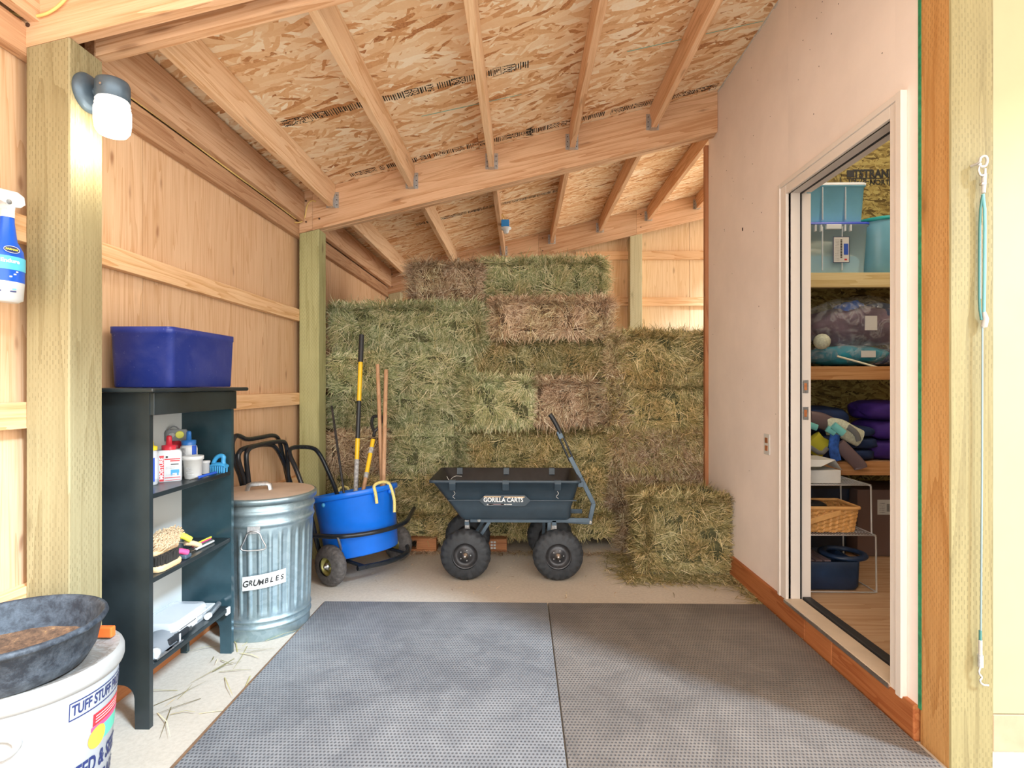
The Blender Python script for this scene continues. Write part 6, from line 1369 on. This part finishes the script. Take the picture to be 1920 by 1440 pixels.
MB().add(V + [(p[0], p[1] + .002, p[2] + .002) for p in V], [(0, 1, 2, 3, 4, 5), (11, 10, 9, 8, 7, 6)], 'paper_white').build('front_flap', t)
MB().add([(wx1 - .02, r0.y + .05, zc1 + hb + .053), (wx1 + .025, r0.y + .06, zc1 + hb - .005), (wx1 + .03, r0.y + .20, zc1 + hb - .0), (wx1 - .02, r0.y + .23, zc1 + hb + .053)], [(0, 1, 2, 3)], 'paper_white').build('side_flap', t)
# basket
zb1 = zT1 + .0045; bxr = ony(1613, 960, r0.y + .03).x; bxl = bxr - .36; yA, yB = r0.y + .03, r0.y + .25
bs2 = thing('wicker_basket', 'honey-coloured woven wicker basket with flat handle on the middle rack tier', 'basket', ((bxl + bxr) / 2, (yA + yB) / 2, zb1))
rings = []
H_ = .135; n = 90
for i in range(13):
    f = i / 12; ring = []
    base_ = rrect((bxl + bxr) / 2, (yA + yB) / 2, (bxr - bxl) / 2 * (.90 + .1 * f), (yB - yA) / 2 * (.9 + .1 * f), .02, 0, 5)
    # resample the outline so the weave can bulge
    pts = base_ + [base_[0]]; seg = [(pts[j + 1] - pts[j]).length for j in range(len(pts) - 1)]; tot = sum(seg); cum = 0; j = 0
    for k in range(n):
        d_ = tot * k / n
        while cum + seg[j] < d_: cum += seg[j]; j += 1
        p = pts[j].lerp(pts[j + 1], (d_ - cum) / max(seg[j], 1e-6)); c0 = Vector(((bxl + bxr) / 2, (yA + yB) / 2, 0)); nrm = (p - c0).normalized()
        p = p + nrm * .0035 * (1 if (k // 3 + i) % 2 else -1); ring.append(Vector((p.x, p.y, zb1 + H_ * f)))
    rings.append(ring)
MB().loft(rings, 'wicker', cap1=False, smooth=False).build('woven_body', bs2)
MB().tube(rrect((bxl + bxr) / 2, (yA + yB) / 2, (bxr - bxl) / 2 * 1.01, (yB - yA) / 2 * 1.01, .02, zb1 + H_, 4), .010, 'wicker_band', 8, closed=True).build('rim_band', bs2)
MB().bar((bxl + .02, yA - .012, zb1 + .045), (bxr - .11, yA - .012, zb1 + .115), .006, .028, 'wicker_band').build('handle', bs2, .002)
lump(MB(), ((bxl + bxr) / 2 - .04, (yA + yB) / 2, zb1 + H_ - .01), (.09, .06, .03), 'black_plastic', 3, 16).build('dark_contents', bs2)
# navy tack tray on the floor
ty0, ty1 = r0.y + .03, r0.y + .30; tx1 = ony(1614, 1090, ty0).x; tx0 = tx1 - .42
t = thing('navy_tub', 'navy plastic tack tray with a ring handle on the closet floor under the rack', 'tray', ((tx0 + tx1) / 2, (ty0 + ty1) / 2, FZ))
b = MB(); cc = ((tx0 + tx1) / 2, (ty0 + ty1) / 2); hx, hy = (tx1 - tx0) / 2, (ty1 - ty0) / 2; zt4 = ony(1600, 1055, ty0).z
b.loft([rrect(*cc, hx - .01, hy - .01, .03, FZ + .002), rrect(*cc, hx, hy, .03, FZ + .02), rrect(*cc, hx + .004, hy + .004, .03, zt4), rrect(*cc, hx - .01, hy - .01, .03, zt4 + .002), rrect(*cc, hx - .015, hy - .02, .03, FZ + .05)], 'tack_navy'); b.build('tray_body', t)
b = MB(); c3 = (tx1 - .02, (ty0 + ty1) / 2)
rings = [[Vector((c3[0] + (.105 + r5 * math.cos(a)) * math.cos(t5), c3[1] + (.105 + r5 * math.cos(a)) * math.sin(t5), zt4 + .01 + .014 * math.sin(a))) for a in [k * .785 for k in range(8)]] for t5 in [k * .2618 for k in range(25)] for r5 in (.022,)]
b.loft(rings, 'tack_navy', False, False); b.build('ring_handle', t)
b = MB()
for k in range(6): b.box(tx0 + .01 + k * .045, tx0 + .045 + k * .045, ty0 + .02, ty1 - .03, zt4 - .008, zt4 + .006, 'leather_grey' if k > 2 else 'black_plastic')
b.build('grooved_tray_top', t, .002)
lump(MB(), (tx0 + .06, ty1 - .05, zt4 + .035), (.08, .05, .03), 'tack_navy', 5, 16).build('top_box', t)
# cardboard cartons under the low shelf
kx0 = ony(1608, 1000, 3.60).x
t = thing('cardboard_carton', 'dark brown cardboard carton with white shipping label under the lowest shelf', 'carton', (kx0 + .2, 3.75, FZ))
MB().box(kx0, kx0 + .42, 3.60, 3.94, FZ + .001, ony(1620, 918, 3.6).z, 'carton').build('carton_body', t, .003)
lp1, lp2 = ony(1645, 937, 3.599), ony(1690, 965, 3.599)
b = MB(); b.box(lp1.x, lp2.x, 3.597, 3.5995, lp2.z, lp1.z, 'paper_white')
for k in range(6): b.box(lp1.x + .012, lp1.x + .05, 3.596, 3.597, lp2.z + .012 + k * .012, lp2.z + .017 + k * .012, 'tape_grey')
for k in range(8): b.box(lp1.x + .06 + k * .007, lp1.x + .063 + k * .007, 3.596, 3.597, lp2.z + .02, lp2.z + .07, 'ink_black')
b.build('shipping_label', t)
t = thing('dark_bin', 'near-black storage bin behind the basket under the lowest shelf', 'bin', (kx0 - .2, 3.8, FZ))
b = MB(); c6 = (kx0 - .16, 3.78); b.loft([rrect(*c6, .12, .13, .02, FZ + .001), rrect(*c6, .14, .15, .03, ony(1560, 915, 3.65).z)], 'tack_navy'); b.build('bin_body', t); b = MB(); b.loft([rrect(*c6, .145, .155, .03, ony(1560, 915, 3.65).z), rrect(*c6, .143, .153, .03, ony(1560, 915, 3.65).z + .02)], 'black_plastic'); b.build('lid', t)
